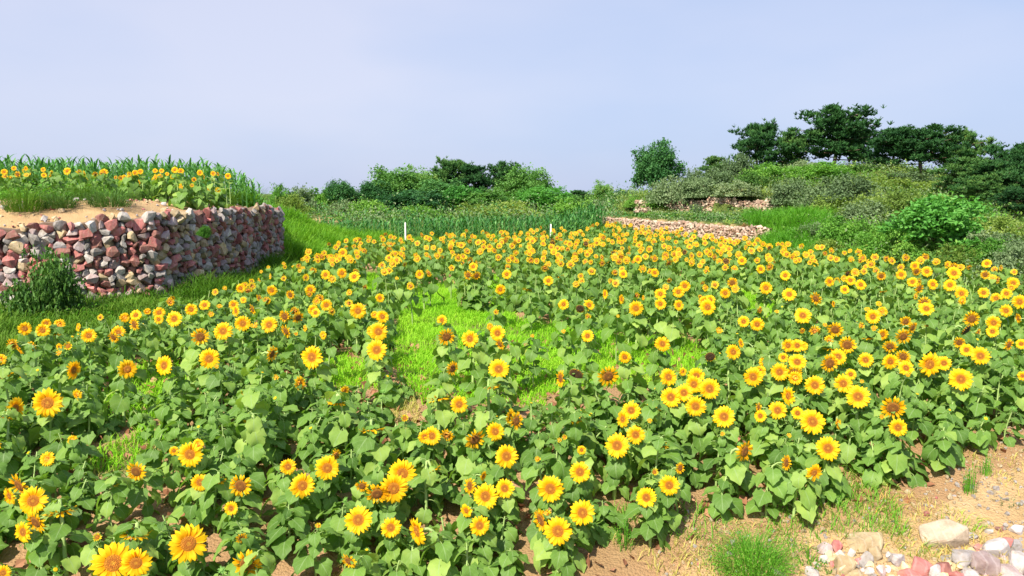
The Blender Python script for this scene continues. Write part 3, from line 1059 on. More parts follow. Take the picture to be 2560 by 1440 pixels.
hill = [
    ("grey", 1672, 512, 105, 448, None, "grey shrub left of the hillside's broken wall gaps"), ("grey", 1745, 528, 105, 447, None, "big grey shrub drooping over the broken wall's middle"),
    ("grey", 1838, 530, 110, 455, None, "tall grey shrub between two pale wall gaps"), ("green", 1583, 525, 45, 492, None, "small dark bush at left end of the broken wall"),
    ("grey", 1845, 452, 110, 392, 50, "grey shrub crowning the ridge left of the pines"), ("grey", 1732, 452, 60, 425, 50, "thin grey shrub on the ridge skyline"),
    ("green", 1925, 470, 130, 412, 48, "dark green shrub below the leftmost tall pine"), ("grey", 1985, 512, 120, 452, None, "silvery shrub right of the broken wall's last gap"),
    ("green", 2050, 470, 150, 408, 46, "green shrub in front of the tallest pine"), ("grey", 2115, 505, 150, 440, None, "grey-green shrub below the tallest pine's trunk"),
    ("olive", 2190, 500, 150, 442, 40, "yellow-olive shrub filling the gap between pines"), ("olive", 2085, 545, 150, 492, None, "olive shrub above the feathery grass slope"),
    ("grey", 2160, 560, 140, 506, None, "dull grey shrub in the middle of the slope"), ("olive", 2250, 545, 140, 478, None, "olive shrub left above the pale-leaved young tree"),
    ("green", 2110, 610, 130, 545, None, "green shrub right of the feathery grass slope"), ("green", 2200, 630, 130, 560, None, "lush green shrub left of the pale-leaved young tree"),
    ("green", 2290, 650, 120, 588, None, "bright low shrub at the young tree's foot"), ("olive", 2425, 610, 140, 540, None, "olive shrub right of the young tree"),
    ("olive", 2500, 600, 130, 545, None, "brown-olive shrub below the slender low pine"), ("grey", 2535, 680, 110, 610, None, "pale leafy bush at the right edge above the sunflowers"),
    ("green", 2470, 655, 130, 598, None, "dark low shrub in the shade below right pines"), ("green", 1885, 555, 70, 520, None, "small dark shrub at the crop terrace's end"),
    ("brown", 1862, 597, 70, 562, None, "dry rusty bush at the right end of the pinkish wall"), ("grey", 1738, 545, 40, 512, None, "tiny dry bush on the crop terrace edge"),
    ("olive", 2390, 660, 110, 615, None, "shaded bush right below the young tree"), ("grey", 2040, 600, 100, 560, None, "dull shrub beside the feathery grass slope's top right"),
    ("grey", 1915, 520, 60, 470, 47, "small grey shrub above the broken wall's right end"), ("olive", 2300, 500, 130, 455, 42, "olive shrub under the broad flat-topped pine"),
    ("green", 1640, 520, 60, 488, None, "green bush on the broken wall left of the first gap"), ("olive", 2330, 540, 120, 490, None, "olive bush behind the pale-leaved young tree"),
    ("green", 2160, 655, 110, 612, None, "light green bush just behind the right sunflower edge"), ("olive", 2060, 640, 90, 600, None, "low olive bush at the sunflower field's right border"),
]
hill += [
    ("grey", 1790, 470, 110, 425, 47, "grey shrub behind the broken wall's middle gap"), ("dark", 1880, 490, 100, 435, 46, "dark shrub left above the broken wall's last gap"),
    ("grey", 2010, 455, 110, 405, 49, "pale grey shrub between narrow pine and tallest pine"), ("dark", 2150, 470, 120, 415, 47, "dark shrub at the gap right of the tallest pine"),
    ("grey", 2060, 520, 120, 462, None, "grey shrub left of the olive slope shrub"), ("dark", 2235, 600, 110, 545, None, "dark shrub close left behind the young tree"),
    ("olive", 2180, 540, 110, 492, None, "small olive shrub amid grey shrubs on the slope"), ("grey", 2445, 640, 110, 580, None, "grey shrub right of the young tree's shaded foot"),
    ("dark", 2380, 580, 120, 525, None, "dark shrub hugging the young tree's right crown"), ("grey", 2500, 640, 120, 585, None, "grey-green shrub in shade near the right edge"),
    ("dark", 1960, 480, 100, 430, 48, "dark shrub under the narrow ridge pine"), ("grey", 2260, 480, 120, 430, 44, "grey shrub at the forked pine's foot"),
]
for k, (kind, u, vb, w, tp, d, txt) in enumerate(hill):
    shrub(txt, kind, u, vb, w, tp, d, k)
tree("pale-leaved young tree in front of the hillside pines", B_BRIGHT, 2335, 640, 170, 492, None, i=0, group="hillside trees")

# undergrowth over the hillside
def clear_of_walls(a, b):
    w1, w2 = seg_signed(a, b, WALL_FAR), seg_signed(a, b, WALL_UP)
    return ~((w1 > -.3) & (w1 < 1.0) & (b > 31)) & ~((w2 > -2.2) & (w2 < .35) & (b > 41) & (a < 15) & (a > 6.5))


def brush(name, label, n, cond, box, per, r_, leaf, mats, hgt=.6):
    x, y = scatter(n, cond, *box)
    sp = Soup()
    for X, Y, Z in zip(x, y, G(x, y)):
        k = int(rng.integers(int(per * .6), int(per * 1.5)))
        r0 = rng.uniform(*r_)
        q = rng.normal(size=(k, 3)) * np.array((r0, r0, r0 * hgt))
        q[:, 2] = np.abs(q[:, 2])
        V, F = leaf_quads(q + (X, Y, Z), leaf)
        mi = int(np.clip(round(len(mats) * (.5 + .42 * float(vnoise(X, Y, .45, 3))) + rng.normal(0, .7)), 0, len(mats) - 1))
        sp.add(V, F3=F, m3=mi, tint=np.repeat(np.clip(rng.normal(.5, .18) + rng.normal(0, .1, k), 0, 1), 4))
    o = link(name, sp.mesh(name, mats))
    tag(o, label, "undergrowth", kind="stuff")


brush("undergrowth", "low mixed weeds and brush covering the right hillside", 4600, lambda a, b: (a > x_right(b) + .4) & in_view(a, b, 2.5) & (b > 9) & clear_of_walls(a, b), (5, 50, 9, 58), 32, (.12, .42), .11,
      [M["shrub_grey"], M["shrub_dark"], M["shrub_olive"], M["shrub_grey"], M["shrub_dark"], M["shrub_green"]], .75)
brush("terrace_weeds", "leafy weeds in front of the terrace sunflowers", 420, lambda a, b: (seg_signed(a, b, TERRACE) > 2.0 + .7 * vnoise(a, b, 1.1, 5)) & (seg_signed(a, b, TERRACE) < 6) & (b < 24), (-17, -7.2, 15.5, 24), 34, (.10, .26), .075,
      [M["weed"], M["shrub_dark"], M["shrub_green"], M["tree_mid"]], .8)
brush("bank_weeds", "dark leafy weeds along the foot of the stone wall", 260, lambda a, b: (seg_signed(a, b, TERRACE) > -2.6) & (seg_signed(a, b, TERRACE) < -.3) & (b < 24), (-14, -6, 12, 24), 40, (.08, .22), .06,
      [M["shrub_dark"], M["shrub_dark"], M["grass_dark"], M["shrub_olive"]], .8)
# low cover behind the maize and along the far banks
brush("far_undergrowth", "low green brush behind the maize strip", 1500, lambda a, b: in_view(a, b, 1.0) & (a < x_right(b) + 1) & ~((a > -17) & (a < -11.5) & (b < 53) & (b > 47)), (-26, 12, 45.5, 75), 34, (.25, .8), .17,
      [M["tree_mid"], M["shrub_dark"], M["tree_dark"], M["shrub_grey"], M["shrub_green"]], .7)

# ------------------------------------------------------------------ grasses
grass_stuff("bank_grass", "long dark grass on the bank below the stone wall", lambda x, y: (x < x_left(y) + .25) & (seg_signed(x, y, TERRACE) < -.05), (-14, -4.5, 9.5, 25), 26000, (.08, .36), .016, .8, M["grass_bank"], tint_shift=.06)
grass_stuff("wall_grass", "tall rough grass hugging the receding part of the wall", lambda x, y: (seg_signed(x, y, TERRACE) < -.12) & (seg_signed(x, y, TERRACE) > -1.5), (-9, -5, 16.8, 25), 7500, (.22, .62), .02, .6, M["grass_bank"], tint_shift=.08)
grass_stuff("slope_grass", "tall bright grass slope beyond the wall's far end", lambda x, y: (x < x_left(y) + .5) & (seg_signed(x, y, TERRACE) < 1.2), (-14, -5, 24, 40), 26000, (.4, .8), .035, .5, M["grass_dark"], tint_shift=.22)
grass_stuff("margin_grass", "grass margin between the last sunflower rows and maize", lambda x, y: (y > far_y(x) - .3) & (y < np.interp(x, [-9, 0, 3, 5.5], [37.6, 38.4, 41, 45.2])), (-10, 6, 30, 46), 14000, (.3, .6), .035, .5, M["grass_dark"])
grass_stuff("clearing_grass", "short lime-green grass in the field's clearings", lambda x, y: in_clear(x + .3 * vnoise(x, y, 2.7, 31), y + .4 * vnoise(x, y, 2.3, 33), range(N_GRASSY)) | in_clear(x * 1.08 + .2 * vnoise(x, y, 3.1, 35), y * 1.08, range(N_GRASSY)), (-6, 8, 7.5, 24), 46000, (.07, .17), .014, .8, M["grass_lime"], patch=.25)
grass_stuff("sparse_grass", "thin yellowish grass on bare soil at the field's front", lambda x, y: ((y < front_y(x) + .5) & (x < 9.5) & (vnoise(x, y, 1.7, 13) > -.1)) | in_clear(x, y, (5, 6)), (-6, 9.5, 5.2, 11.5), 8500, (.04, .12), .008, 1.0, M["grass_dry"])
grass_stuff("front_weeds", "green weeds creeping along the field's front edge", lambda x, y: (np.abs(y - front_y(x) + .05) < .55) & (x > .2) & (x < 3.5) & (vnoise(x, y, 1.9, 21) > .1), (-1, 5, 5.2, 9), 1500, (.05, .18), .008, 1.0, M["weed"], tint_shift=.1)
grass_stuff("feathery_grass", "tall feathery light green grass on the slope's left", lambda x, y: (np.abs(proj(np.stack((x, y, G(x, y)), -1))[..., 0] - 1965 + 40 * vnoise(x, y, 1.5, 2)) < 85 + 30 * vnoise(x, y, 4., 1)) & (x > x_right(y) - .3), (8, 16, 24, 36), 12000, (.25, .85), .03, .6, M["weed"], tint_shift=.1)
grass_stuff("crop_rows", "low leafy crop on the terrace above the pinkish wall", lambda x, y: (seg_signed(x, y, WALL_FAR) > 1.4) & (seg_signed(x, y, WALL_UP) < -.3) & (x < 14), (5, 16, 31, 49), 7000, (.15, .35), .09, .9, M["tree_mid"])
grass_stuff("terrace_grass", "weedy grass along the terrace in front of its sunflowers", lambda x, y: (seg_signed(x, y, TERRACE) > 2.3 + .5 * vnoise(x, y, 1.1, 5)) & (seg_signed(x, y, TERRACE) < 7), (-19, -7, 15, 27), 7000, (.06, .26), .014, .9, M["grass_dark"], tint_shift=.0)


def tuft(name, label, cat, u, v, n, rad_px, h_px, mat, width=.012, lean=.9, group=None, fuzzy=0, depth=None):
    if depth is None:
        P, d = pxg(u, v)
    else:
        d = depth; P = px(u, v, d); P[2] = float(G(P[0], P[1]))
    rr, hh = rad_px * d / FPX, h_px * d / FPX
    a, q = rng.uniform(0, 6.28, n), np.sqrt(rng.random(n)) * rr * .55
    pts = np.stack((np.cos(a) * q, np.sin(a) * q, np.full(n, -.02)), -1)
    dome = 1 - .55 * (q / (rr * .55)) ** 2
    V, F, T = blades(pts, rng.uniform(.5, 1.1, n) * hh * dome, width, lean * min(rr / hh, 1.2) * (.25 + 1.0 * q / (rr * .55)), ang=a + rng.normal(0, .6, n))
    root = thing(name, label, cat, P, 0, group)
    link("foliage", mesh_np("foliage", V, F, [mat], attrs={"tint": T}), root)
    if fuzzy:
        k = rng.integers(0, n, fuzzy)
        t = rng.uniform(.35, 1, fuzzy)[:, None]
        b = V.reshape(n, 5, 3)
        C = b[k, 0] * (1 - t) + b[k, 4] * t + rng.normal(0, rr * .05, (fuzzy, 3))
        V2, F2 = leaf_quads(C, max(width * 2.6, .02), aspect=.35)
        link("leaf_sprays", mesh_np("leaf_sprays", V2, F2, [mat], attrs={"tint": np.repeat(np.clip(rng.normal(.55, .2, fuzzy), 0, 1), 4)}), root)
    return root


for k, (u, v, r_, h_, txt) in enumerate([(60, 530, 75, 85, "weed clump on the terrace nearest the left picture edge"), (150, 522, 60, 60, "low weed clump beside a reddish terrace stone"), (275, 518, 85, 75, "round feathery weed clump on the terrace's sandy bank"),
                                         (205, 500, 70, 60, "weed clump behind the sandy bank left of the round one"), (400, 500, 60, 55, "small weed clump right of the round feathery one"), (478, 505, 75, 70, "dark weed clump above the wall's corner"),
                                         (560, 505, 60, 60, "olive weed clump right of the wall corner's clump"), (640, 510, 60, 70, "bright weed clump at the terrace's far end")]):
    P, d = pxg(u, v)
    tuft("weed_clump", txt, "weed", u, v, 420, r_, h_, M["shrub_dark"] if k % 3 else M["grass_bank"], .011, 1.0, "weed clumps along the terrace", fuzzy=1300, depth=d)
P, d = pxg(125, 790)
shrub("dark bushy shrub growing against the stone wall", "dark", 128, 765, 165, 632, 15.0, 0, "wall shrubs")
vine = thing("shrub", "leafy weed rooted in the wall stones at its bend", "shrub", px(508, 592, 17.15), 0, "wall shrubs")
vine.scale = (.13, .10, .26)
vine.rotation_euler = (.3, .25, .4)
link("stem", SH["green"][1][1], vine); link("foliage", SH["green"][1][0], vine)

# posts
for u, tp, b, txt in ((1013, 556, 590, "white stake at the maize edge, left of centre"), (1377, 560, 585, "white stake at the maize edge behind the field's middle")):
    d = 36.0
    P = px(u, tp, d)
    z0 = float(G(P[0], P[1])) - .2
    hgt = P[2] - z0
    t = thing("stake", txt, "stake", (P[0], P[1], z0), 0, "white stakes")
    M.setdefault("white", solid_mat("white_paint", [(.3, (.62, .6, .56)), (.7, (.82, .8, .76))], 20, .7, .2))
    s = .036
    V = np.array([(sx * s * k, sy * s * k, z) for z, k in ((0, 1), (hgt - .04, .95), (hgt, .6)) for sx, sy in ((-1, -1), (1, -1), (1, 1), (-1, 1))])
    F = [[i * 4 + j, i * 4 + (j + 1) % 4, (i + 1) * 4 + (j + 1) % 4, (i + 1) * 4 + j] for i in range(2) for j in range(4)] + [[8, 9, 10, 11]]
    link("post", mesh_np("post", V, np.array(F), [M["white"]]), t)
    v, f = tube([(s * .9, 0, hgt * .2), (s * 1.1, .01, hgt * .6), (s * 1.0, 0, hgt * .95)], .012, 5)
    link("tie_wire", mesh_np("tie_wire", v, f, [M["bark"]]), t)


# ------------------------------------------------------------------ maize
def corn_arrays(seed):
    r = np.random.default_rng(seed)
    sp = Soup()
    v, f = tube([(0, 0, 0), (.01, 0, .4), (0, .01, .82)], [.018, .014, .006], 5)
    sp.add(v, F4=f, tint=.6)
    az = r.uniform(0, 6.28)
    for i in range(9):
        h = .1 + .70 * i / 8
        a = az + (i % 2) * math.pi + r.normal(0, .45)
        Ln = r.uniform(.32, .48) * (1 - .3 * abs(i / 8 - .5))
        up = r.uniform(.95, 1.25) + .3 * i / 8
        n = 5
        t = np.linspace(0, 1, n)
        rad_ = Ln * (t * math.cos(up) + .35 * t ** 2)
        z = h + Ln * (t * math.sin(up) - .52 * t ** 2.2 * (1.2 - .5 * i / 8))
        c = np.stack((np.cos(a) * rad_, np.sin(a) * rad_, z), -1)
        w = .026 * np.array((.5, 1, .95, .6, .06))
        s = np.array((-math.sin(a), math.cos(a), .15))
        V = np.concatenate((c - s * w[:, None], c + s * w[:, None]))
        F = np.array([[j, j + 1, n + j + 1, n + j] for j in range(n - 1)])
        sp.add(V, F4=F, tint=np.clip(r.normal(.5, .2), 0, 1))
    return sp


CORN = [corn_arrays(300 + i) for i in range(6)]
CORN_ME = [c.mesh("leaf_blades", [M["corn"]]) for c in CORN]


def maize_field(pts, heights, n_own, label, grp, mass_label):
    """front plants as things, the rest as one mass"""
    sp = Soup()
    for k, (x, y) in enumerate(pts):
        z = float(G(x, y)) - .02
        h = heights[k]
        c = int(rng.integers(6)); a = rng.uniform(0, 6.28)
        if k < n_own:
            t = thing("maize_plant", label, "maize", (x, y, z), a, grp, h)
            link("leaf_blades", CORN_ME[c], t)
        else:
            A = CORN[c]
            Vc = np.concatenate(A.V) * h
            ca, sa = math.cos(a), math.sin(a)
            Vc = np.stack((Vc[:, 0] * ca - Vc[:, 1] * sa + x, Vc[:, 0] * sa + Vc[:, 1] * ca + y, Vc[:, 2] + z), -1)
            sp.add(Vc, F4=np.concatenate(A.F4), tint=np.concatenate(A.T))
    o = link("maize_stand", sp.mesh("maize_stand", [M["corn"]]))
    tag(o, mass_label, "maize", kind="stuff")


pts, hs = [], []
for rw in range(8):
    for x in np.arange(-8.9, 5.4, .27):
        X = x + rng.normal(0, .05)
        Y = float(np.interp(X, [-9, 0, 3, 5.5], [37.6, 38.4, 41, 45.2])) + rw * .55 + rng.normal(0, .06)
        if seg_signed(np.array(X), np.array(Y), WALL_FAR) > -.4 or Y > 48:
            continue
        pts.append((X, Y)); hs.append(rng.uniform(1.08, 1.38) * (1.0 - .12 * (X < -6)))
maize_field(pts, hs, 110, "maize plant in the front rows of the strip behind the sunflowers", "maize plants of the middle strip", "dense green maize strip behind the sunflower field")
pts, hs = [], []
for rw in range(9):
    for x in np.arange(-21, -7.2, .17):
        X, Y = x + rng.normal(0, .05), 23.6 + rw * .55 + rng.normal(0, .06) + .12 * (x + 7.5)
        dt_ = float(seg_signed(np.array(X), np.array(Y), TERRACE))
        if dt_ < .35 or not in_view(np.array(X), np.array(Y), 2.5):
            continue
        pts.append((X, Y)); hs.append(rng.uniform(.96, 1.24) * min(1, .72 + .15 * dt_))
maize_field(pts, hs, 110, "maize plant in the front rows behind the terrace sunflowers", "maize plants on the terrace", "dense maize stand on the terrace above the stone wall")


# ------------------------------------------------------------------ sunflower pieces
def leaf_arrays(seed, droop, rise, lo=False):
    """heart-shaped serrated leaf of length 1 on its curved stalk; attached at the origin, growing along +x"""
    r = np.random.default_rng(seed)
    sp = Soup()
    pl = r.uniform(.42, .6)
    n = 5
    a = np.linspace(rise, rise - .9 - .3 * droop, n)
    st = np.cumsum(np.stack((np.cos(a), np.zeros(n), np.sin(a)), -1) * pl / n, axis=0)
    st = np.vstack((np.zeros(3), st))
    if not lo:
        v, f = tube(st, np.linspace(.026, .014, n + 1), 4)
        sp.add(v, F4=f, m4=1)
    rows = [0, .1, .22, .36, .5, .64, .78, .9, 1.0] if not lo else [0, .25, .6, 1.0]
    wid = np.interp(rows, [0, .1, .22, .36, .5, .64, .78, .9, 1], [.22, .40, .485, .48, .42, .335, .215, .10, .01]) * r.uniform(.86, 1.04)
    nv = 5 if not lo else 3
    vs = np.linspace(-1, 1, nv)
    ang0, p, Vv, Uv = a[-1] - .1, st[-1].copy(), [], []
    twist = r.normal(0, .22)
    prev = 0
    for i, t in enumerate(rows):
        an = ang0 - droop * t ** 1.2
        p = p + np.array((math.cos(an), 0, math.sin(an))) * (t - prev)
        prev = t
        nrm = np.array((-math.sin(an), 0, math.cos(an)))
        for v in vs:
            w = wid[i] * (1 + (.09 if i % 2 else -.06) * (abs(v) > .9) + r.normal(0, .035) * (abs(v) > .9))
            q = p + np.array((0, 1, 0)) * v * w
            back = -.17 * abs(v) ** 1.5 * max(0, 1 - t * 3.2)
            q = q + np.array((math.cos(an), 0, math.sin(an))) * back
            q = q + nrm * (abs(v) * w * .26 - .16 * (v * w) ** 2 + .075 * math.sin(8 * t + 3 * v + seed * 1.7) * abs(v) * (1 - .4 * t) + .03 * math.sin(15 * t + 5 * v + seed) * abs(v) + twist * v * w * .5)
            q = q - np.array((0, 0, 1)) * .12 * abs(v) ** 2 * w
            Vv.append(q); Uv.append((t, v))
    F = [[i * nv + j, (i + 1) * nv + j, (i + 1) * nv + j + 1, i * nv + j + 1] for i in range(len(rows) - 1) for j in range(nv - 1)]
    sp.add(np.array(Vv), F4=np.array(F), uv=np.array(Uv))
    return sp


LEAVES = [leaf_arrays(400 + i, d, rs) for i, (d, rs) in enumerate([(.7, .75), (1.0, .9), (.4, .6), (1.3, .7), (.55, 1.0), (.85, .5), (1.5, .85), (.25, .8)])]
LEAF_ME = [l.mesh("leaf", [M["leaf"], M["stem"]], True) for l in LEAVES]
LEAF_LO = [leaf_arrays(430 + i, d, rs, True) for i, (d, rs) in enumerate([(.9, .7), (1.3, .9), (.5, .6), (1.6, .8)])]


def petal_arrays(seed, curl=.0):
    """one ray petal: from x = 0 (root) to x = 1 (tip), facing +z"""
    r = np.random.default_rng(seed)
    ts = np.array((0, .25, .55, .8, 1.0))
    ws = np.array((.09, .18, .205, .14, .015)) * r.uniform(.9, 1.15)
    V, U = [], []
    tw = r.normal(0, .35)
    for t, w in zip(ts, ws):
        z = .10 * math.sin(t * 3.0) - curl * t * t + r.normal(0, .012)
        for v in (-1, 0, 1):
            V.append((t, v * w, z + (.035 * abs(v) * (1 - t)) + tw * v * w * t)); U.append((t, v))
    F = [[i * 3 + j, (i + 1) * 3 + j, (i + 1) * 3 + j + 1, i * 3 + j + 1] for i in range(4) for j in range(2)]
    return np.array(V), np.array(F), np.array(U)


PETALS = {"f": [petal_arrays(500 + i, c) for i, c in enumerate((.05, .14, -.06, .22))],
          "d": [petal_arrays(510 + i, c) for i, c in enumerate((-.12, .08, .2, -.2))],
          "m": [petal_arrays(520 + i, c) for i, c in enumerate((-.5, -.3, -.6, .2))]}


def petal_layout(state, seed):
    """list of (variant, 4x4) for one head of outer radius 1"""
    r = np.random.default_rng(seed)
    out = []
    if state == "f":
        spec = [(20, .38, .62, -.02, .02), (16, .40, .54, .14, .03)]
    elif state == "d":
        spec = [(17, .50, .50, -.05, .0), (12, .50, .42, .35, .03)]
    elif state == "y":
        spec = [(14, .38, .42, .75, .02)]
    else:
        spec = [(16, .70, .22, .9, .0)]
    for cnt, r0, ln, tilt, z in spec:
        for i in range(cnt):
            if r.random() < .04 and state != "f":
                continue
            a = (i + r.uniform(-.25, .25)) * 2 * math.pi / cnt + (.17 if tilt > .1 else 0)
            tl = tilt + r.normal(0, .13 if state == "f" else .2)
            l = ln * r.uniform(.86, 1.12)
            m4 = Matrix.Rotation(a, 4, 'Z') @ Matrix.Translation((r0, 0, z)) @ Matrix.Rotation(-tl, 4, 'Y') @ Matrix.Rotation(r.normal(0, .2), 4, 'X') @ Matrix.Diagonal((l, l * (1.0 if state != "m" else .8), l, 1))
            out.append((int(r.integers(4)), m4))
    return out


def joined_petals(state, seed, mat):
    key = "d" if state == "d" else ("m" if state == "m" else "f")
    r = np.random.default_rng(seed + 5)
    sp = Soup()
    for k, m4 in petal_layout(state, seed):
        V, F, U = PETALS[key][k]
        A = np.array(m4)
        sp.add(V @ A[:3, :3].T + A[:3, 3], F4=F, uv=U, tint=np.clip(r.normal(.5, .2), 0, 1))
    return sp


def disc_arrays(R0, dome):
    rr = np.array((0, .12, .3, .5, .7, .88, 1.0))
    zz = dome * np.array((.55, .75, .95, 1.0, .85, .5, 0)) + .02
    ns = 18
    V, U = [], []
    for a, z in zip(rr, zz):
        for j in range(ns):
            t = 2 * math.pi * j / ns
            V.append((a * R0 * math.cos(t), a * R0 * math.sin(t), z)); U.append((a, 0))
    F = [[i * ns + j, (i + 1) * ns + j, (i + 1) * ns + (j + 1) % ns, i * ns + (j + 1) % ns] for i in range(6) for j in range(ns)]
    return np.array(V), np.array(F)[:, ::-1].copy()[:, [0, 3, 2, 1]], np.array(U)


def receptacle_soup(R0, seed, brack=1.0, nb=15):
    """green back of the head with its pointed bracts"""
    r = np.random.default_rng(seed)
    sp = Soup()
    ns = 14
    prof = [(R0 * 1.0, .0), (R0 * 1.04, -.05), (R0 * .85, -.14), (R0 * .5, -.22), (.10, -.30)]
    V = [(q * math.cos(2 * math.pi * j / ns), q * math.sin(2 * math.pi * j / ns), z) for q, z in prof for j in range(ns)]
    F = [[i * ns + j, i * ns + (j + 1) % ns, (i + 1) * ns + (j + 1) % ns, (i + 1) * ns + j] for i in range(4) for j in range(ns)]
    sp.add(np.array(V), F4=np.array(F), tint=.5)
    for i in range(nb):
        a = 2 * math.pi * (i + r.uniform(-.3, .3)) / nb
        l, t = r.uniform(.28, .42) * brack, r.uniform(-.25, .35)
        c, s = math.cos(a), math.sin(a)
        w = .085
        p = [(R0 * .8, -w, -.12), (R0 * .8, w, -.12), (R0 + l * .45, -w * .9, -.08 - t * .1), (R0 + l * .45, w * .9, -.08 - t * .1), (R0 + l, 0, -.08 - t * .4)]
        V = np.array([(x_ * c - y_ * s, x_ * s + y_ * c, z_) for x_, y_, z_ in p])
        sp.add(V, F3=np.array([[2, 3, 4]]), F4=np.array([[0, 1, 3, 2]]), tint=np.clip(r.normal(.55, .2), 0, 1))
    return sp


STATES = {"f": (.40, .07, "disc", "petal"), "d": (.48, .10, "disc_old", "petal_old"), "m": (.72, .14, "disc_dark", "petal_old"), "y": (.36, .06, "disc", "petal")}
HEAD = {}
for st, (R0, dome, dm, pm) in STATES.items():
    V, F, U = disc_arrays(R0, dome)
    HEAD[st] = dict(
        disc=mesh_np("disc", V, F, [M[dm]], smooth=True, uv=U), disc_a=(V, F, U),
        back=[receptacle_soup(R0, 600 + i, 1.5 if st == "y" else 1.0) for i in range(2)],
        petals=[joined_petals(st, 700 + i * 13, pm) for i in range(5)], mat=M[pm], dmat=M[dm])
    HEAD[st]["back_me"] = [b.mesh("flower_head", [M["sepal"]], True) for b in HEAD[st]["back"]]
    HEAD[st]["petals_me"] = [p.mesh("petals", [M[pm]], True) for p in HEAD[st]["petals"]]
    key = "d" if st == "d" else ("m" if st == "m" else "f")
    HEAD[st]["petal_me"] = [mesh_np("petal", v, f, [M[pm]], smooth=True, uv=u, attrs={"tint": np.full(len(v), .35 + .1 * i)}) for i, (v, f, u) in enumerate(PETALS[key])]

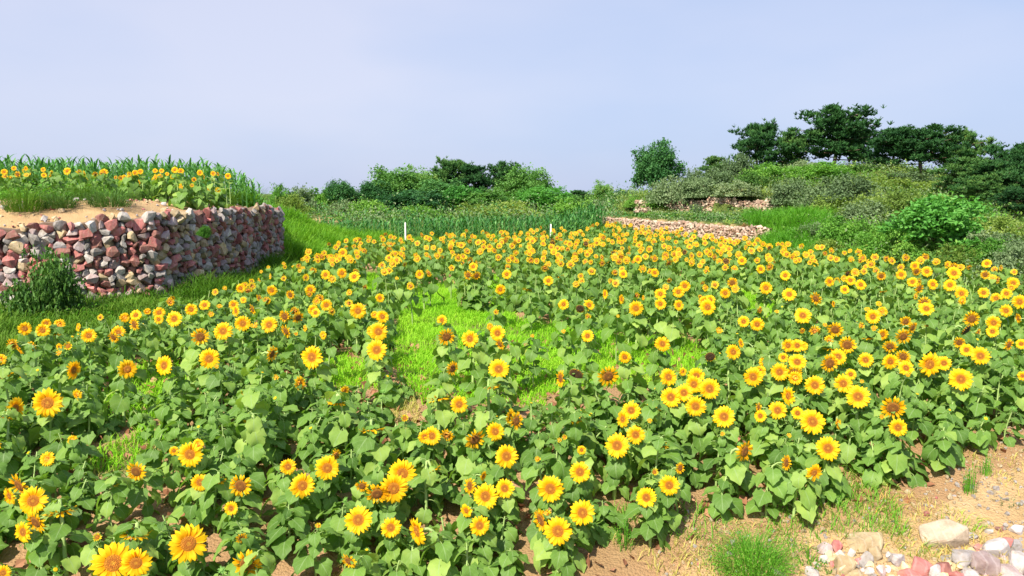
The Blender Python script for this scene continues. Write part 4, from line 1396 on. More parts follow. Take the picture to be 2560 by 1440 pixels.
# ------------------------------------------------------------------ the sunflowers seen in the photograph: (u, v, head size in px, pose)
# f facing the viewer, d bowed forward, n nodding right down, l / r turned sideways, m seed head, y bud
PICKS = """62 822 32 f;107 826 32 f;116 808 22 f;46 867 40 d;196 818 20 l;222 839 34 f;284 843 30 d;296 831 32 f;251 793 16 f;340 788 27 f;336 811 33 d;398 782 28 f;397 799 22 f;436 797 38 f;
478 774 29 f;512 763 26 f;590 778 26 l;607 809 38 f;558 828 44 f;500 842 42 d;523 897 48 f;542 916 16 y;184 925 45 r;318 923 45 f;411 914 48 l;119 1007 68 f;38 1022 55 r;14 1043 40 n;15 937 36 n;170 865 25 y;148 883 20 y;
620 985 36 n;630 1053 40 n;475 1136 60 f;435 1127 22 f;340 1178 50 d;281 1209 32 n;500 1206 42 f;548 1200 34 n;601 1214 55 d;578 1271 34 f;48 1213 62 d;24 1240 44 l;83 1252 66 f;150 1277 75 n;90 1305 58 d;58 1330 50 l;
243 1343 24 y;340 1335 70 n;283 1408 96 f;340 1407 70 f;471 1359 88 f;8 1432 36 f;618 1410 70 d;
673 812 40 f;712 791 32 d;745 794 30 d;715 828 36 d;740 835 14 y;783 775 26 f;789 782 24 f;816 763 28 f;830 779 18 f;808 838 20 l;895 777 39 f;956 792 31 f;946 829 45 f;942 875 50 f;680 885 38 d;780 893 55 f;691 943 20 y;
841 1006 48 n;928 1074 62 n;1105 800 25 f;1116 842 42 d;1175 847 41 f;1225 817 18 f;1244 833 38 f;1250 860 30 d;1131 921 36 r;1247 923 50 f;1228 966 46 n;1096 995 60 n;1148 1011 42 f;1012 1046 22 y;1062 1092 32 f;1080 1090 44 f;
1187 1099 52 d;1238 1079 44 f;1276 1043 40 r;1240 780 20 y;720 1167 38 f;818 1170 58 f;756 1214 58 f;905 1215 34 d;942 1234 54 d;984 1221 70 f;1006 1184 66 f;1079 1173 48 n;1208 1190 24 r;1175 1215 40 l;1214 1241 60 f;1262 1221 46 f;
1166 1277 34 l;1266 1141 56 f;896 1300 66 f;977 1319 48 f;1043 1328 68 l;1199 1314 48 f;872 1402 42 d;795 1315 20 y;645 1403 34 n;
1409 761 26 f;1450 771 26 m;1473 763 28 f;1590 771 36 f;1651 760 28 f;1697 763 26 f;1769 768 38 f;1470 792 18 f;1545 790 12 y;1331 840 13 y;1409 829 16 y;1469 840 30 f;1562 893 30 f;1656 860 37 f;1859 804 28 f;1893 811 32 f;
1833 880 36 f;1853 858 24 l;1775 891 30 m;1440 935 42 m;1402 946 40 l;1520 940 52 d;1671 943 42 f;1741 940 40 f;1735 961 42 f;1710 982 42 f;1677 993 48 f;1774 972 50 f;1739 1016 48 f;1883 942 46 f;1912 905 28 f;1900 928 28 f;
1578 1026 44 f;1557 1048 40 l;1589 1087 44 f;1635 1023 36 n;1624 1053 18 y;1810 1042 52 f;1290 1052 44 r;1438 1050 46 n;1398 1100 16 y;1411 1093 18 y;1543 1114 58 f;1901 1040 30 f;1897 1018 24 l;
1450 1180 50 f;1376 1222 64 f;1456 1282 60 f;1395 1328 67 f;1352 1300 56 l;1616 1244 48 f;1673 1213 48 f;1861 1128 54 r;1636 1180 22 y;1700 1170 28 r;1454 1125 22 f;1344 1147 20 y;1660 1114 34 n;1806 1085 16 y;
2007 789 40 f;1942 779 16 y;2088 824 38 d;2062 813 16 y;2182 792 34 f;2168 773 20 y;2171 843 40 n;2206 837 30 r;2264 804 28 d;2281 819 30 d;2316 772 34 f;2258 841 38 d;2323 813 24 n;2225 866 34 d;2118 862 42 d;2075 872 40 n;
2429 797 38 d;2415 824 36 m;2515 777 30 f;2484 807 34 f;2481 829 28 f;2546 796 24 l;1970 864 32 f;1993 864 32 f;1958 894 24 f;1993 905 42 f;1949 930 42 f;1986 931 36 d;1927 905 28 n;2095 892 40 f;2074 908 46 d;2164 900 36 f;2127 936 26 f;
2037 963 46 f;2108 959 44 f;2145 992 56 f;2226 904 38 f;2258 891 34 d;2265 920 36 f;2269 938 16 y;2324 911 56 f;2360 908 34 f;2402 948 54 f;2416 875 30 f;2451 890 44 f;2398 856 28 d;2522 862 30 d;2553 860 24 f;1944 1026 44 f;1971 990 44 l;
1994 1033 30 f;2031 1054 60 f;2232 1019 58 d;2245 1069 42 f;2204 1042 18 y;1972 1089 16 y;2508 924 16 n;2556 940 22 f;2155 953 14 y;2070 1121 56 f;1965 1157 38 r;2035 1182 44 r;
538 730 17 f;602 721 22 f;612 712 16 f;620 727 20 d;630 715 20 f;680 726 26 f;649 746 22 d;667 751 20 d;726 737 23 d;584 762 24 f;632 773 28 d;776 725 26 f;791 753 20 f;872 758 20 f;671 668 9 f;653 679 9 f;709 659 10 f;712 667 11 f;
676 691 14 l;709 696 14 f;648 701 14 l;755 649 9 f;768 652 10 f;795 652 13 f;783 676 17 d;764 694 17 f;749 677 10 f;814 687 24 f;830 697 20 f;855 683 25 f;886 692 28 f;890 678 16 d;857 632 22 f;818 641 12 f;828 640 12 f;841 640 13 f;842 652 12 f;
842 617 12 f;847 606 10 f;865 602 12 f;885 616 12 f;894 597 9 f;902 608 11 f;920 592 9 f;921 602 11 f;935 604 12 f;892 633 14 f;894 641 14 f;911 627 15 d;878 648 10 f;831 661 12 f;950 745 22 f;961 680 20 f;973 676 18 f;982 659 20 f;983 637 20 f;
972 644 16 f;955 663 18 f;1000 634 11 f;1049 686 22 f;1072 683 20 d;1026 715 20 f;1066 619 14 f;1100 626 14 f;1093 639 17 f;1066 636 12 f;1074 644 15 d;1126 621 14 d;1131 631 12 f;1146 611 13 f;1143 640 13 m;1158 641 17 f;1129 670 15 f;
1175 652 20 d;1183 667 22 f;1171 688 25 d;1191 689 22 d;1200 629 18 f;1195 606 17 f;1224 617 16 f;1248 615 15 f;1236 626 15 d;1246 643 18 f;1267 686 23 f;1270 668 18 d;1251 724 25 f;1280 615 15 f;1318 632 14 f;1324 634 15 f;1358 609 15 f;
1378 618 17 f;1395 638 16 f;1362 670 20 d;1371 702 24 f;1318 724 26 n;1322 610 9 f;1023 593 15 f;1002 601 12 f;986 594 11 f;977 611 14 d;1125 590 13 f;1287 594 14 f;1302 580 8 f;1518 564 11 f;1549 575 10 f;1535 586 10 f;1458 587 10 f;1602 581 13 f;
1588 594 12 f;1622 598 12 f;1635 605 17 f;1656 581 12 f;1671 582 10 f;1716 605 12 f;1734 592 13 f;1737 611 14 f;1722 617 12 f;1781 597 13 f;1760 598 11 f;1415 607 13 f;1440 610 13 f;1465 609 16 m;1405 622 15 f;1419 623 13 d;1438 637 16 d;1449 630 12 f;
1468 636 16 f;1394 652 13 f;1463 654 15 f;1477 655 12 f;1505 658 17 d;1533 633 14 m;1549 634 18 f;1529 645 16 d;1567 651 20 f;1594 649 21 f;1623 623 18 f;1637 646 18 d;1664 639 20 d;1546 606 11 f;1503 610 12 f;1489 599 11 f;1479 678 20 f;
1452 690 16 f;1454 702 16 f;1440 710 18 f;1539 708 20 f;1558 685 22 f;1607 672 20 f;1637 682 22 f;1626 680 16 d;1711 630 15 m;1729 639 17 f;1749 636 16 f;1767 629 16 f;1802 613 15 f;1814 620 18 f;1823 636 14 f;1824 599 12 f;1842 604 16 f;1872 608 15 f;
1786 643 18 d;1798 653 16 f;1855 652 21 f;1716 649 11 f;1750 664 14 f;1766 678 16 f;1813 669 16 f;1836 672 18 f;1651 735 28 f;1696 730 28 f;1712 715 27 f;1787 712 20 f;1831 707 26 d;1838 722 20 f;1813 733 26 f;1761 754 28 f;1775 750 26 f;1764 719 18 l;
1513 735 24 l;1554 748 24 l;1591 739 18 d;1398 692 26 n;1894 602 17 f;1920 615 12 f;1945 611 12 f;1959 630 18 f;1991 634 16 f;2015 637 18 f;2027 629 14 f;2044 618 15 f;2055 618 14 f;2079 626 16 l;2111 632 12 f;2125 627 12 f;2128 648 16 f;2157 645 20 f;
2187 643 19 f;2178 661 21 f;2190 677 17 f;2160 678 17 f;2138 681 21 f;2126 701 24 f;2152 712 26 f;2110 696 16 f;2112 724 22 f;2074 704 24 f;2093 702 18 l;2118 684 18 m;1981 645 16 d;1997 650 15 f;2025 656 13 f;2037 653 12 f;1923 648 20 f;1893 651 16 f;
1958 651 20 n;1963 689 24 f;1902 673 22 f;1924 667 20 d;1915 720 30 f;1973 736 33 f;2040 746 32 d;2088 674 16 n;2265 644 19 f;2229 652 20 f;2216 646 16 d;2253 687 24 f;2203 690 22 d;2253 668 18 f;2287 665 22 f;2291 679 22 d;2317 679 26 f;2301 651 20 f;
2313 643 20 d;2341 654 18 f;2368 662 18 l;2384 668 22 d;2385 683 32 f;2402 668 18 f;2423 668 14 d;2281 705 24 f;2298 721 26 d;2290 740 20 l;2332 711 26 f;2375 713 29 f;2404 734 29 f;2205 729 24 n;2311 757 30 d;2467 659 22 f;2486 674 16 f;2503 670 16 l;
2463 687 22 d;2482 695 21 f;2494 700 18 d;2535 680 16 f;2533 708 28 f;2459 732 26 f;2516 734 26 f;2490 746 26 f;2549 755 34 f;2508 762 18 n"""
TERR = """11 430 18 f;35 421 14 f;44 436 18 d;65 421 14 l;70 434 14 f;108 424 14 f;110 438 15 f;123 437 15 d;168 428 22 f;193 436 20 l;210 449 18 f;238 436 16 d;260 431 21 f;289 444 12 l;302 445 14 d;311 443 14 f;338 432 16 f;351 429 16 f;343 455 20 d;
388 427 14 f;404 427 14 f;400 441 16 f;418 435 11 f;437 425 18 f;452 428 17 f;500 432 17 f;510 442 14 d;533 434 15 f;545 435 13 d;570 440 17 f;485 449 14 d"""


def parse(t):
    out = []
    for q in t.replace("\n", "").split(";"):
        a = q.split()
        if a:
            out.append((float(a[0]), float(a[1]), float(a[2]), a[3]))
    return out


picks = parse(PICKS)
terr = parse(TERR)


def head_h(d):
    return np.interp(d, [5.0, 6.5, 8, 10, 13, 17, 40], [.46, .52, .62, .70, .76, .80, .82])


def head_normal(pose, u):
    br = math.atan((u - 1280) / FPX)
    az, el = -math.pi / 2 - br * .65 + rng.normal(0, .20), rng.normal(.26, .12)
    if pose == "d":
        az, el = -math.pi / 2 + rng.normal(0, .45), rng.uniform(-.38, .02)
    elif pose == "n":
        az, el = -math.pi / 2 + rng.normal(0, .9), rng.uniform(-1.5, -1.2)
    elif pose == "l":
        az, el = -math.pi / 2 - br - rng.uniform(.65, 1.15), rng.uniform(-.2, .2)
    elif pose == "r":
        az, el = -math.pi / 2 - br + rng.uniform(.6, 1.1), rng.uniform(-.2, .2)
    elif pose == "m":
        az, el = -math.pi / 2 + rng.normal(0, .4), rng.uniform(-.5, -.1)
    elif pose == "y":
        el = rng.uniform(.2, .9)
    return np.array((math.cos(az) * math.cos(el), math.sin(az) * math.cos(el), math.sin(el)))


def frame_of(n):
    z = Vector(n)
    q = z.to_track_quat('Z', 'Y')
    return q.to_matrix() @ Matrix.Rotation(rng.uniform(0, 6.28), 3, 'Z')


def stem_path(base, back, n, npts=9):
    h = back[2] - base[2]
    b = min(.28, .35 * h) if n[2] > -.8 else .22
    p1 = base + np.array((0, 0, h * .62))
    p2 = back - n * b
    return bez(base, p1, p2, back, npts)


def leaf_plan(h, r, big=1.0, n=None, from_t=.12, to_t=.9):
    """attachment heights (0..1), azimuths, lengths, variants"""
    n = n or int(r.integers(9, 13))
    az0 = r.uniform(0, 6.28)
    out = []
    for i in range(n):
        t = from_t + (to_t - from_t) * (i + r.uniform(-.3, .3)) / (n - 1)
        Ln = np.interp(t, [0, .3, .65, 1], [.135, .17, .155, .08]) * big * r.uniform(.72, 1.2)
        out.append((float(np.clip(t, .05, .95)), az0 + i * 2.39996 + r.normal(0, .25), Ln, int(r.integers(8))))
    return out


BASES = []
plants = []
for (u, v, s, pose) in picks:
    P, d = pxg(u, v, head_h)
    plants.append([u, v, s, pose, P, d, 'field'])
for (u, v, s, pose) in terr:
    d = 20.6 + rng.uniform(-.6, 1.2)
    plants.append([u, v, s, pose, px(u, v, d), d, 'terrace'])
# the 300 that show largest become things; terrace heads all do, they stand against the maize
order = sorted(range(len(plants)), key=lambda i: -(plants[i][2] + (30 if plants[i][6] == 'terrace' else 0)))
own = set(order[:300])

BAND = [(1270, "at the bottom edge"), (1120, "in the front rows"), (985, "below the clearing"), (870, "beside the clearing's front"), (775, "beside the clearing's middle"), (700, "beside the clearing's back"), (0, "in distant rows")]
COLS = [(330, "far left"), (700, "left"), (1050, "left of centre"), (1400, "centre"), (1750, "right of centre"), (2120, "right"), (9999, "far right")]
ORD = ["first", "second", "third", "fourth", "fifth", "sixth", "seventh", "eighth", "ninth", "tenth", "eleventh", "twelfth", "thirteenth", "fourteenth", "fifteenth", "sixteenth"]
LOOK = {"f": "sunflower facing the viewer", "d": "bowed sunflower with brownish disc", "n": "nodding sunflower hiding its face", "l": "sunflower turned to the left", "r": "sunflower turned to the right", "m": "withered sunflower, dark seed disc", "y": "half-open sunflower bud"}
cells = {}
for i in own:
    u, v, s, pose, P, d, where = plants[i]
    if where == 'terrace':
        key = ("terrace", "on the terrace", "left half" if u < 250 else "right half", pose, "")
    else:
        b = next(t for lim, t in BAND if v >= lim)
        c = next(t for lim, t in COLS if u < lim)
        typ = np.interp(v, [560, 590, 680, 780, 850, 900, 1000, 1120, 1230, 1330], [8, 13, 25, 38, 44, 50, 56, 58, 64, 68])
        size = ("large " if s > typ * 1.04 else "small " if s < typ * .72 else "") if pose in "fdn" else ""
        key = ("field", b, c, pose, size)
    cells.setdefault(key, []).append(i)
LABELS = {}
for (where, b, c, pose, size), lst in cells.items():
    lst.sort(key=lambda i: plants[i][0])
    for k, i in enumerate(lst):
        nth = f", {ORD[k]} from left" if len(lst) > 1 else ""
        LABELS[i] = f"{size}{LOOK[pose]}{nth} {b}, {c}" if len(lst) > 1 else f"{size}{LOOK[pose]} {b}, {c}"


def make_sunflower(i):
    u, v, s, pose, P, d, where = plants[i]
    D = s * d / FPX * (.95 if where == 'terrace' else 1.1 if pose not in "m" else 1.15)
    if pose == "y":
        D *= 1.15
    n = head_normal(pose, u)
    st = {"f": "f", "d": "d", "n": "d", "l": "f", "r": "f", "m": "m", "y": "y"}[pose]
    if pose in "lr" and rng.random() < .4:
        st = "d"
    Rr = D / 2
    back = P - n * Rr * .28
    off = -n[:2] * (.10 if pose != "n" else .03) + rng.normal(0, .04, 2)
    if pose == "n":
        off = off + rng.normal(0, .07, 2)
    bx, by = back[0] + off[0], back[1] + off[1]
    base = np.array((bx, by, float(G(bx, by)) - .03))
    if pose == "n" and back[2] - base[2] > .75:
        pass
    root = thing("sunflower", LABELS[i], "sunflower", base, 0, "sunflowers on the terrace" if where == 'terrace' else "sunflowers of the field")
    path = stem_path(np.zeros(3), back - base, n)
    hgt = max(path[:, 2].max(), .3)
    rs = np.interp(np.linspace(0, 1, 9), [0, 1], [.017, .010]) * np.clip(D / .2, .6, 1.15)
    V, F = tube(path, rs, 6)
    link("stem", mesh_np("stem", V, F, [M["stem"]], smooth=True), root)
    big = float(np.clip(.55 + .5 * hgt / .65, .7, 1.25)) * (.62 if (s < 20 and pose == "y") else 1.0) * rng.uniform(.95, 1.12)
    L = np.linspace(0, 1, 9)
    nl = int(rng.integers(14, 20)) if s > 20 else int(rng.integers(7, 10))
    for t, az, Ln, kv in leaf_plan(hgt, rng, big, nl):
        p = np.array([np.interp(t * .9, L, path[:, k]) for k in range(3)])
        o = link("leaf", LEAF_ME[kv], root, p, (rng.normal(0, .18), rng.normal(0, .14) + .1 * (1 - t), az), Ln * 1.0)
    H = HEAD[st]
    hd = link("flower_head", H["back_me"][int(rng.integers(2))], root)
    hd.rotation_mode = 'QUATERNION'
    hd.location = Vector(P - base)
    hd.rotation_quaternion = frame_of(n).to_quaternion()
    hd.scale = (Rr, Rr, Rr)
    link("disc", H["disc"], hd)
    k = int(rng.integers(5))
    if s >= 50 and pose != "y":
        for kv, m4 in petal_layout(st, 700 + k * 13):
            o = link("petal", H["petal_me"][kv], hd)
            o.matrix_local = m4
    else:
        link("petals", H["petals_me"][k], hd)
    BASES.append((bx, by))


for i in sorted(own):
    make_sunflower(i)

# ------------------------------------------------------------------ all other sunflower plants: leafy ones between, and the far rows, as one mass
mass = Soup()
NEAR = [np.concatenate(l.V) for l in LEAVES]
MATS_MASS = [M["leaf"], M["stem"], M["sepal"], M["petal"], M["petal_old"], M["disc"], M["disc_old"], M["disc_dark"]]


def rot_zyx(az, tx, ty):
    return np.array(Matrix.Rotation(az, 3, 'Z') @ Matrix.Rotation(ty, 3, 'Y') @ Matrix.Rotation(tx, 3, 'X'))


def mass_leaf(pos, az, Ln, lo):
    src = LEAF_LO[int(rng.integers(4))] if lo else LEAVES[int(rng.integers(8))]
    A = rot_zyx(az, rng.normal(0, .18), rng.normal(0, .14)) * Ln
    V = np.concatenate(src.V) @ A.T + pos
    mass.add(V, F4=np.concatenate(src.F4), m4=np.concatenate(src.M4), tint=float(np.clip(rng.normal(.5, .22), 0, 1)), uv=np.concatenate(src.U))


def lo_head(P, n, Rr, st):
    """far head: one ring of petals, a disc and the green back"""
    A = np.array(frame_of(n)) * Rr
    pet = 13
    a = np.arange(pet) * 2 * math.pi / pet
    r0 = {"f": .40, "d": .5, "m": .7, "y": .3}[st]
    r1 = {"f": 1.0, "d": .98, "m": .95, "y": .7}[st]
    hw = math.pi / pet * .95
    V, F = [], []
    for k, t in enumerate(a):
        rr = r1 * rng.uniform(.85, 1.08)
        zt = rng.normal(.04, .08)
        V += [(r0 * math.cos(t), r0 * math.sin(t), 0), (.75 * rr * math.cos(t - hw), .75 * rr * math.sin(t - hw), .08), (rr * math.cos(t), rr * math.sin(t), zt), (.75 * rr * math.cos(t + hw), .75 * rr * math.sin(t + hw), .08)]
        F.append((k * 4, k * 4 + 1, k * 4 + 2, k * 4 + 3))
    pm = 3 if st in "fy" else 4
    mass.add(np.array(V) @ A.T + P, F4=np.array(F), m4=pm, tint=rng.random(), uv=np.tile(np.array([(.4, 0), (.9, 0), (1, 0), (.9, 0)]), (pet, 1)))
    ns = 8
    V = [(0, 0, .1)] + [(q * math.cos(2 * math.pi * j / ns), q * math.sin(2 * math.pi * j / ns), z) for q, z in ((r0 * .6, .1), (r0 * 1.05, .03)) for j in range(ns)]
    U = [(0, 0)] + [(.6, 0)] * ns + [(1, 0)] * ns
    F3 = [(0, 1 + j, 1 + (j + 1) % ns) for j in range(ns)]
    F4 = [(1 + j, 1 + ns + j, 1 + ns + (j + 1) % ns, 1 + (j + 1) % ns) for j in range(ns)]
    dm = {"f": 6 if rng.random() < .6 else 5, "y": 5, "d": 6, "m": 7}[st]
    mass.add(np.array(V) @ A.T + P, F3=np.array(F3), F4=np.array(F4), m3=dm, m4=dm, uv=np.array(U))
    V = [(q * math.cos(2 * math.pi * j / ns), q * math.sin(2 * math.pi * j / ns), z) for q, z in ((r0 * 1.2, -.03), (.1, -.28)) for j in range(ns)]
    mass.add(np.array(V) @ A.T + P, F4=np.array([(j, (j + 1) % ns, ns + (j + 1) % ns, ns + j) for j in range(ns)]), m4=2)


def hi_head(P, n, Rr, st):
    A = np.array(frame_of(n)) * Rr
    H = HEAD[st]
    k = int(rng.integers(5))
    q = H["petals"][k]
    mass.add(np.concatenate(q.V) @ A.T + P, F4=np.concatenate(q.F4), m4=3 if st in "fy" else 4, tint=np.concatenate(q.T), uv=np.concatenate(q.U))
    V, F, U = H["disc_a"]
    mass.add(V @ A.T + P, F4=F, m4={"f": 5, "y": 5, "d": 6, "m": 7}[st], uv=U)
    q = H["back"][int(rng.integers(2))]
    mass.add(np.concatenate(q.V) @ A.T + P, F3=np.concatenate(q.F3), F4=np.concatenate(q.F4), m3=2, m4=2, tint=np.concatenate(q.T))


def mass_plant(bx, by, hgt, head=None, lo=False, bud=False, big=1.0):
    base = np.array((bx, by, float(G(bx, by)) - .03))
    if head is not None:
        P, n, Rr, st = head
        path = stem_path(base, P - n * Rr * .28, n, 6)
        (lo_head if lo else hi_head)(P, n, Rr, st)
        hgt = path[:, 2].max() - base[2]
    else:
        lean = rng.normal(0, .07, 2)
        path = bez(base, base + (0, 0, hgt * .4), base + (lean[0] * .5, lean[1] * .5, hgt * .7), base + (lean[0], lean[1], hgt), 6)
    V, F = tube(path, np.linspace(.012, .007, 6), 4)
    mass.add(V, F4=F, m4=1)
    L = np.linspace(0, 1, 6)
    n = int(rng.integers(7, 11)) if lo else int(rng.integers(13, 18))
    for t, az, Ln, kv in leaf_plan(hgt, rng, big, n, .3 if lo else .12, .97):
        p = np.array([np.interp(t * .97, L, path[:, k]) for k in range(3)])
        mass_leaf(p, az, Ln * (1.45 if lo else 1.0), lo)
    if bud:
        nn = np.array((rng.normal(0, .3), -.5 + rng.normal(0, .3), .8)); nn /= np.linalg.norm(nn)
        Rb = rng.uniform(.03, .05)
        src = HEAD["y"]["back"][int(rng.integers(2))]
        A = np.array(frame_of(nn)) * Rb
        Pb = path[-1] + nn * Rb * .3
        mass.add(np.concatenate(src.V) @ A.T + Pb, F3=np.concatenate(src.F3), F4=np.concatenate(src.F4), m3=2, m4=2, tint=.7)
        V, F, U = HEAD["y"]["disc_a"]
        mass.add(V @ A.T + Pb, F4=F, m4=2 if rng.random() < .6 else 3, tint=.9, uv=U)


for i in range(len(plants)):
    if i in own:
        continue
    u, v, s, pose, P, d, where = plants[i]
    n = head_normal(pose, u)
    st = {"f": "f", "d": "d", "n": "d", "l": "f", "r": "f", "m": "m", "y": "y"}[pose]
    off = -n[:2] * .1 + rng.normal(0, .03, 2)
    bx, by = P[0] + off[0], P[1] + off[1]
    mass_plant(bx, by, 0, (P, n, s * d / FPX / 2 * 1.12, st), lo=d > 11)
    BASES.append((bx, by))

B = np.array(BASES)
cand = []
yy = 5.3
while yy < 44:
    sp_ = .30 if yy < 9.5 else .34 if yy < 14 else .42 if yy < 22 else .55
    for xx in np.arange(-7.5, 11.6, sp_):
        cand.append((xx + rng.uniform(-.4, .4) * sp_, yy + rng.uniform(-.4, .4) * sp_))
    yy += sp_ * .95
cand = np.array(cand)
x, y = cand[:, 0], cand[:, 1]
ok = in_field(x, y) & in_view(x, y, .5, 420)
MAIN = (0, 2, 3, 4)
blocked = in_clear(x, y) | in_clear(x * 1.06, y * 1.06, MAIN) | in_clear(x * 1.11, y * 1.11, MAIN)
low = in_clear(x * 1.08, y * 1.08) | in_clear(x * 1.16, y * 1.16) | in_clear(x * 1.23, y * 1.23, MAIN)
ok &= ~blocked
n_far = 0
for (bx, by), short in zip(cand[ok], low[ok]):
    dd = np.hypot(B[:, 0] - bx, B[:, 1] - by).min()
    if dd < (.15 if by < 12 else .24):
        continue
    lo = by > 14
    edge = by - float(front_y(bx))
    hh = float(head_h(by)) * rng.uniform(.55, .88) * (.42 if short else 1.0)
    if lo and by > 19 and rng.random() < .34:
        P = np.array((bx, by, float(G(bx, by)) + float(head_h(by)) * rng.uniform(.9, 1.08)))
        pose = rng.choice(["f", "d", "m", "l"], p=[.78, .15, .03, .04])
        n = head_normal(pose, float(proj(P)[0]))
        mass_plant(bx, by + .1, 0, (P, n, rng.uniform(.075, .12), "f" if pose == "l" else pose), lo=True)
    elif not short and rng.random() < (.16 if bx < 0 else .10):
        P = np.array((bx, by, float(G(bx, by)) + float(head_h(by)) * rng.uniform(.72, .98)))
        pose = rng.choice(["f", "d", "n", "l", "r", "y"], p=[.25, .28, .14, .1, .08, .15])
        n = head_normal(pose, float(proj(P)[0]))
        st = {"f": "f", "d": "d", "n": "d", "l": "f", "r": "f", "y": "y"}[pose]
        mass_plant(bx - n[0] * .1, by - n[1] * .1, 0, (P, n, rng.uniform(.045, .085), st), lo=lo)
    else:
        mass_plant(bx, by, hh, None, lo, bud=(not lo) and rng.random() < .3, big=(.75 if short else 1.05) if not lo else 1.0)
    n_far += 1
# the lone leafy clump standing in the clearing
for u_, v_ in ((1165, 782), (1190, 786), (1210, 780), (1178, 776), (1200, 790)):
    Pc, dc = pxg(u_, v_)
    mass_plant(Pc[0], Pc[1], rng.uniform(.6, .74), None, False, big=1.35)
# leafy plants between the terrace heads
for _ in range(70):
    X, Y = rng.uniform(-14.5, -7.4), rng.uniform(19.8, 22.5)
    if float(seg_signed(np.array(X), np.array(Y), TERRACE)) > .5:
        if rng.random() < .4:
            P = np.array((X, Y, float(G(X, Y)) + rng.uniform(.45, .66)))
            mass_plant(X, Y + .08, 0, (P, head_normal(rng.choice(["f", "d", "l"]), 300), rng.uniform(.06, .095), "f"), lo=True)
        else:
            mass_plant(X, Y, rng.uniform(.35, .55), None, True)
o = link("sunflower_stand", mass.mesh("sunflower_stand", MATS_MASS, True))
tag(o, "leafy sunflower plants between the larger blooms and far rows", "sunflowers", kind="stuff")

# dead leaves under the plants
M["dead"] = foliage_mat("dead_leaf", (.16, .065, .035), (.34, .16, .09), (.56, .34, .22), .1, .8, .1)
x, y = scatter(2600, lambda a, b: in_field(a, b + .2) & in_view(a, b, 0.), -6.5, 9, 5.4, 13)
V, F = leaf_quads(np.stack((x, y, G(x, y) + rng.uniform(.01, .06, len(x))), -1), .10, up=.6, aspect=.7)
o = link("leaf_litter", mesh_np("leaf_litter", V, F, [M["dead"]], attrs={"tint": np.repeat(rng.random(len(x)), 4)}))
tag(o, "dry brown leaves lying under the sunflowers", "leaves", kind="stuff")

# ------------------------------------------------------------------ stones and weeds at the front right
ROCK_LIST = [
    (2362, 1340, 104, 66, "boulder", "large pale beige boulder with flat top on the sand"), (2162, 1358, 84, 40, "tan", "long flat orange-brown rock lying askew on the rubble"),
    (2064, 1376, 38, 28, "mauve", "pinkish-brown rock at the rubble's left end"), (2092, 1372, 28, 36, "red", "red rock wedged left of the long orange-brown rock"),
    (2115, 1412, 44, 54, "tan", "upright pale ochre rock in the rubble's left part"), (2131, 1388, 18, 26, "pale", "small whitish stone right of the ochre rock's tip"),
    (2160, 1400, 44, 38, "grey", "dark grey rock under the long orange-brown rock"), (2190, 1388, 34, 38, "tan", "rounded orange-tan rock beside the dark grey one"),
    (2246, 1402, 34, 38, "pale", "pale pink rock alone in the middle of the rubble"), (2060, 1400, 26, 22, "grey", "small grey stone below the rubble's pinkish-brown rock"),
    (2080, 1412, 26, 20, "red", "small red stone left of the ochre rock"), (2303, 1420, 46, 44, "red", "brightest red rock at the bottom of the rubble"),
    (2335, 1430, 38, 38, "pale", "white rock right against the brightest red rock"), (2285, 1440, 56, 24, "red", "flat red slab cut by the bottom edge"),
    (2358, 1428, 46, 36, "maroon", "rusty dark rock between two white rocks at the bottom"), (2408, 1398, 62, 42, "pale", "white angular rock just below the beige boulder"),
    (2372, 1402, 36, 22, "grey", "grey-white flat stone left of the white angular rock"), (2464, 1414, 66, 68, "mauve", "big purplish-white rock with dark cracks"),
    (2490, 1378, 68, 50, "pale", "blue-white rock above the cracked purplish rock"), (2452, 1374, 30, 20, "red", "small orange-red stone left of the blue-white rock"),
    (2523, 1364, 32, 34, "red", "red stone behind the blue-white rock"), (2541, 1374, 28, 46, "pale", "upright pale rock beside the red stone near right edge"),
    (2550, 1412, 44, 60, "pale", "white rock cut by the right edge"), (2520, 1440, 72, 40, "mauve", "white-mauve rock in the bottom right corner"),
    (2518, 1408, 36, 30, "tan", "brown rock in the shaded gap at lower right"), (2476, 1332, 20, 22, "pale", "small white stone on the sand right of the boulder"),
    (2434, 1344, 26, 16, "pale", "flat whitish stone touching the boulder's right side"), (2502, 1326, 22, 16, "maroon", "small dark brown stone on the sand near right edge"),
    (2478, 1312, 18, 12, "grey", "tiny grey stone on the sand above the white one"), (2544, 1328, 34, 26, "pale", "pale stone at the right edge above the rubble"),
    (2033, 1434, 36, 30, "pale", "whitish stone at the bottom left of the rubble"), (2362, 1404, 26, 14, "tan", "small tan stone below the boulder's left side"),
    (2340, 1403, 20, 14, "tan", "tiny ochre stone left of the small tan one"), (2430, 1223, 12, 12, "pale", "lone little white stone by the upright weed's foot"),
    (1950, 1437, 44, 14, "mauve", "flat mauve stone half buried at the bottom edge"), (2388, 1242, 12, 6, "pale", "tiny pale stone on the sand near the field edge"),
    (2385, 1440, 40, 24, "red", "reddish-brown stone under the white angular rock"), (2428, 1436, 40, 26, "pale", "pale stone below the cracked purplish rock's left"),
    (2215, 1420, 22, 14, "tan", "small stone in sand left of the pale pink rock"), (2140, 1436, 36, 18, "tan", "low tan stone under the upright ochre rock"),
]
STONES["boulder"] = stone_mat("stone_boulder", (.33, .25, .18), (.54, .43, .33), (.6, .5, .4))
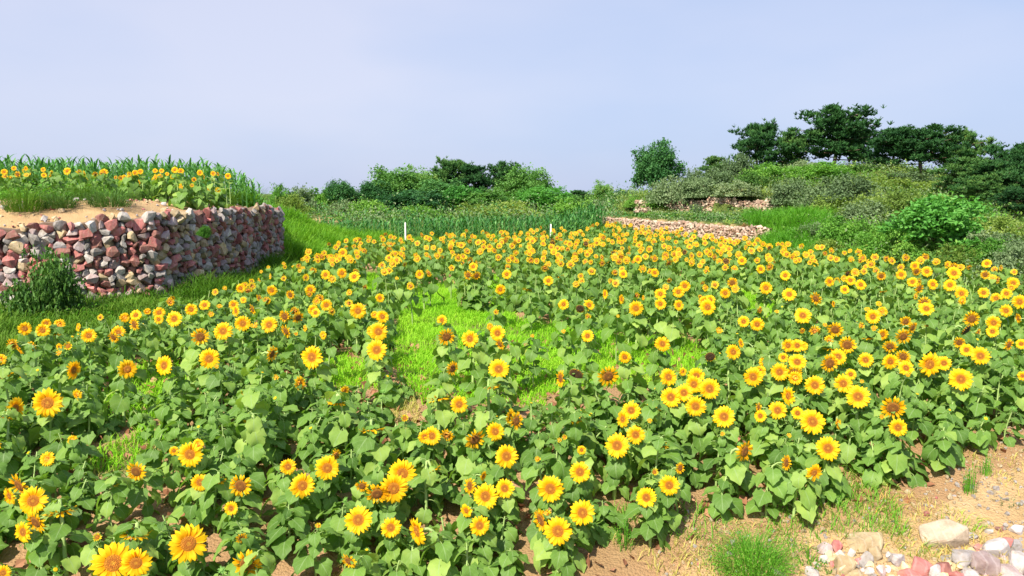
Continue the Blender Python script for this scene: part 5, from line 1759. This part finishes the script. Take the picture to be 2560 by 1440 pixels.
for k, (u, v, w, h, c, txt) in enumerate(ROCK_LIST):
    P, d = pxg(u, v + h * .30)
    V, F = rock_arrays(900 + k, 26 if w > 30 else 16, 1.0, .8)
    W, Hh = w * d / FPX, h * d / FPX
    o = link("rock" if c != "boulder" else "boulder", mesh_np("rock", V, F, [STONES[c]]))
    o.location = P + np.array((0, .02, Hh * .26))
    o.scale = (W * .68, W * .58 if w < 90 else W * .46, Hh * .70)
    o.rotation_euler = (rng.normal(0, .2), rng.normal(0, .25) + (-.35 if "askew" in txt else 0), rng.uniform(-.5, .5))
    tag(o, txt, "rock" if c != "boulder" else "boulder", "rocks at the front right")
# loose gravel
gs = Soup()
gm = ["pale", "tan", "red", "grey"]
gxs, gys = scatter(2600, lambda a, b: (b < front_y(a) + .25) & in_view(a, b, -.5), 1.2, 9.5, 5.6, 11)
for X, Y in zip(gxs, gys):
    V, F = ROCKS[int(rng.integers(10))]
    sc = rng.uniform(.006, .022) if rng.random() < .9 else rng.uniform(.02, .035)
    Mx = np.array(Quaternion(rng.normal(size=4)).normalized().to_matrix()) * sc
    gs.add(V @ Mx.T + (X, Y, float(G(X, Y)) + sc * .3), F3=F, m3=int(rng.choice(4, p=[.08, .70, .07, .15])))
o = link("gravel", gs.mesh("gravel", [STONES[k] for k in gm]))
tag(o, "loose gravel strewn over the sandy ground at the front", "gravel", kind="stuff")
gs = Soup()
gm = ["pale", "tan", "red", "grey", "mauve"]
for _ in range(230):
    u, v = rng.uniform(2035, 2900), rng.uniform(1372, 1470)
    if v < 1372 + max(0, 60 * math.sin((u - 2230) / 55.0)) * (u < 2400) or (u < 2300 and rng.random() < .35):
        continue
    P, d = pxg(u, v)
    V, F = ROCKS[int(rng.integers(10))]
    sc = rng.uniform(.025, .07)
    Mx = np.array(Quaternion(rng.normal(size=4)).normalized().to_matrix()) @ np.diag((sc, sc * .8, sc * .7))
    gs.add(V @ Mx.T + (P[0], P[1], P[2] + sc * .2), F3=F, m3=int(rng.choice(5, p=[.05, .45, .12, .22, .16])), tint=.5)
o = link("stone_rubble", gs.mesh("stone_rubble", [STONES[k] for k in gm]))
tag(o, "small broken stones filling gaps of the front rubble", "rubble", kind="stuff")
gm = ["pale", "tan", "red", "grey"]
# stones strewn on the terrace bank
gs = Soup()
for _ in range(1300):
    s_ = rng.uniform(0, 1)
    X = rng.uniform(-15, -7.2); Y = rng.uniform(15, 24)
    dt_ = float(seg_signed(np.array(X), np.array(Y), TERRACE))
    if dt_ < .15 or dt_ > 2.2:
        continue
    V, F = ROCKS[int(rng.integers(10))]
    sc = rng.uniform(.015, .05) if rng.random() < .85 else rng.uniform(.05, .1)
    Mx = np.array(Quaternion(rng.normal(size=4)).normalized().to_matrix()) @ np.diag((sc, sc, sc * .7))
    gs.add(V @ Mx.T + (X, Y, float(G(X, Y)) + sc * .3), F3=F, m3=int(rng.choice(4, p=[.3, .4, .2, .1])))
o = link("bank_rubble", gs.mesh("bank_rubble", [STONES[k] for k in gm]))
tag(o, "small stones strewn over the terrace's sandy bank", "rubble", kind="stuff")

tuft("weed_tuft", "big feathery green weed tuft at the bottom, right of centre", "weed", 1880, 1432, 850, 130, 140, M["weed"], .0045, 1.0, "weeds at the front", fuzzy=3600)
tuft("weed_tuft", "upright thin weed standing alone on the sand", "weed", 2425, 1240, 40, 26, 125, M["weed"], .006, .6, "weeds at the front", fuzzy=260)
tuft("weed_tuft", "thin weed at the field edge near the right border", "weed", 2464, 1190, 34, 22, 85, M["weed"], .006, .6, "weeds at the front", fuzzy=160)
tuft("weed_tuft", "light grass tuft right behind the beige boulder", "weed", 2385, 1310, 120, 120, 55, M["grass_lime"], .006, 1.0, "weeds at the front")
tuft("weed_tuft", "yellow-green grass tuft left of the beige boulder", "weed", 2290, 1372, 110, 90, 45, M["grass_lime"], .006, 1.0, "weeds at the front")
tuft("weed_tuft", "low grass tuft under the front right sunflower leaves", "weed", 2170, 1318, 60, 70, 50, M["grass_dark"], .006, 1.0, "weeds at the front")
tuft("weed_tuft", "bright young weed left of the rubble", "weed", 2025, 1410, 40, 60, 70, M["weed"], .01, .9, "weeds at the front", fuzzy=200)
tuft("weed_tuft", "leafy upright weed between two front sunflowers", "weed", 1562, 1370, 30, 40, 110, M["weed"], .008, .6, "weeds at the front", fuzzy=200)
tuft("weed_tuft", "small grey-green weed on the sand near right edge", "weed", 2520, 1260, 30, 40, 30, M["shrub_grey"], .008, .9, "weeds at the front", fuzzy=80)
tuft("weed_tuft", "small green sprout between ochre rock and pink rock", "weed", 2085, 1428, 24, 30, 30, M["weed"], .008, .9, "weeds at the front", fuzzy=60)
tuft("weed_tuft", "thin grass tuft at the foot of the leftmost edge sunflower", "weed", 2105, 1330, 50, 60, 55, M["grass_dark"], .006, 1.0, "weeds at the front")
print("fill plants", n_far, "picks", len(picks), "mass verts", mass.n)
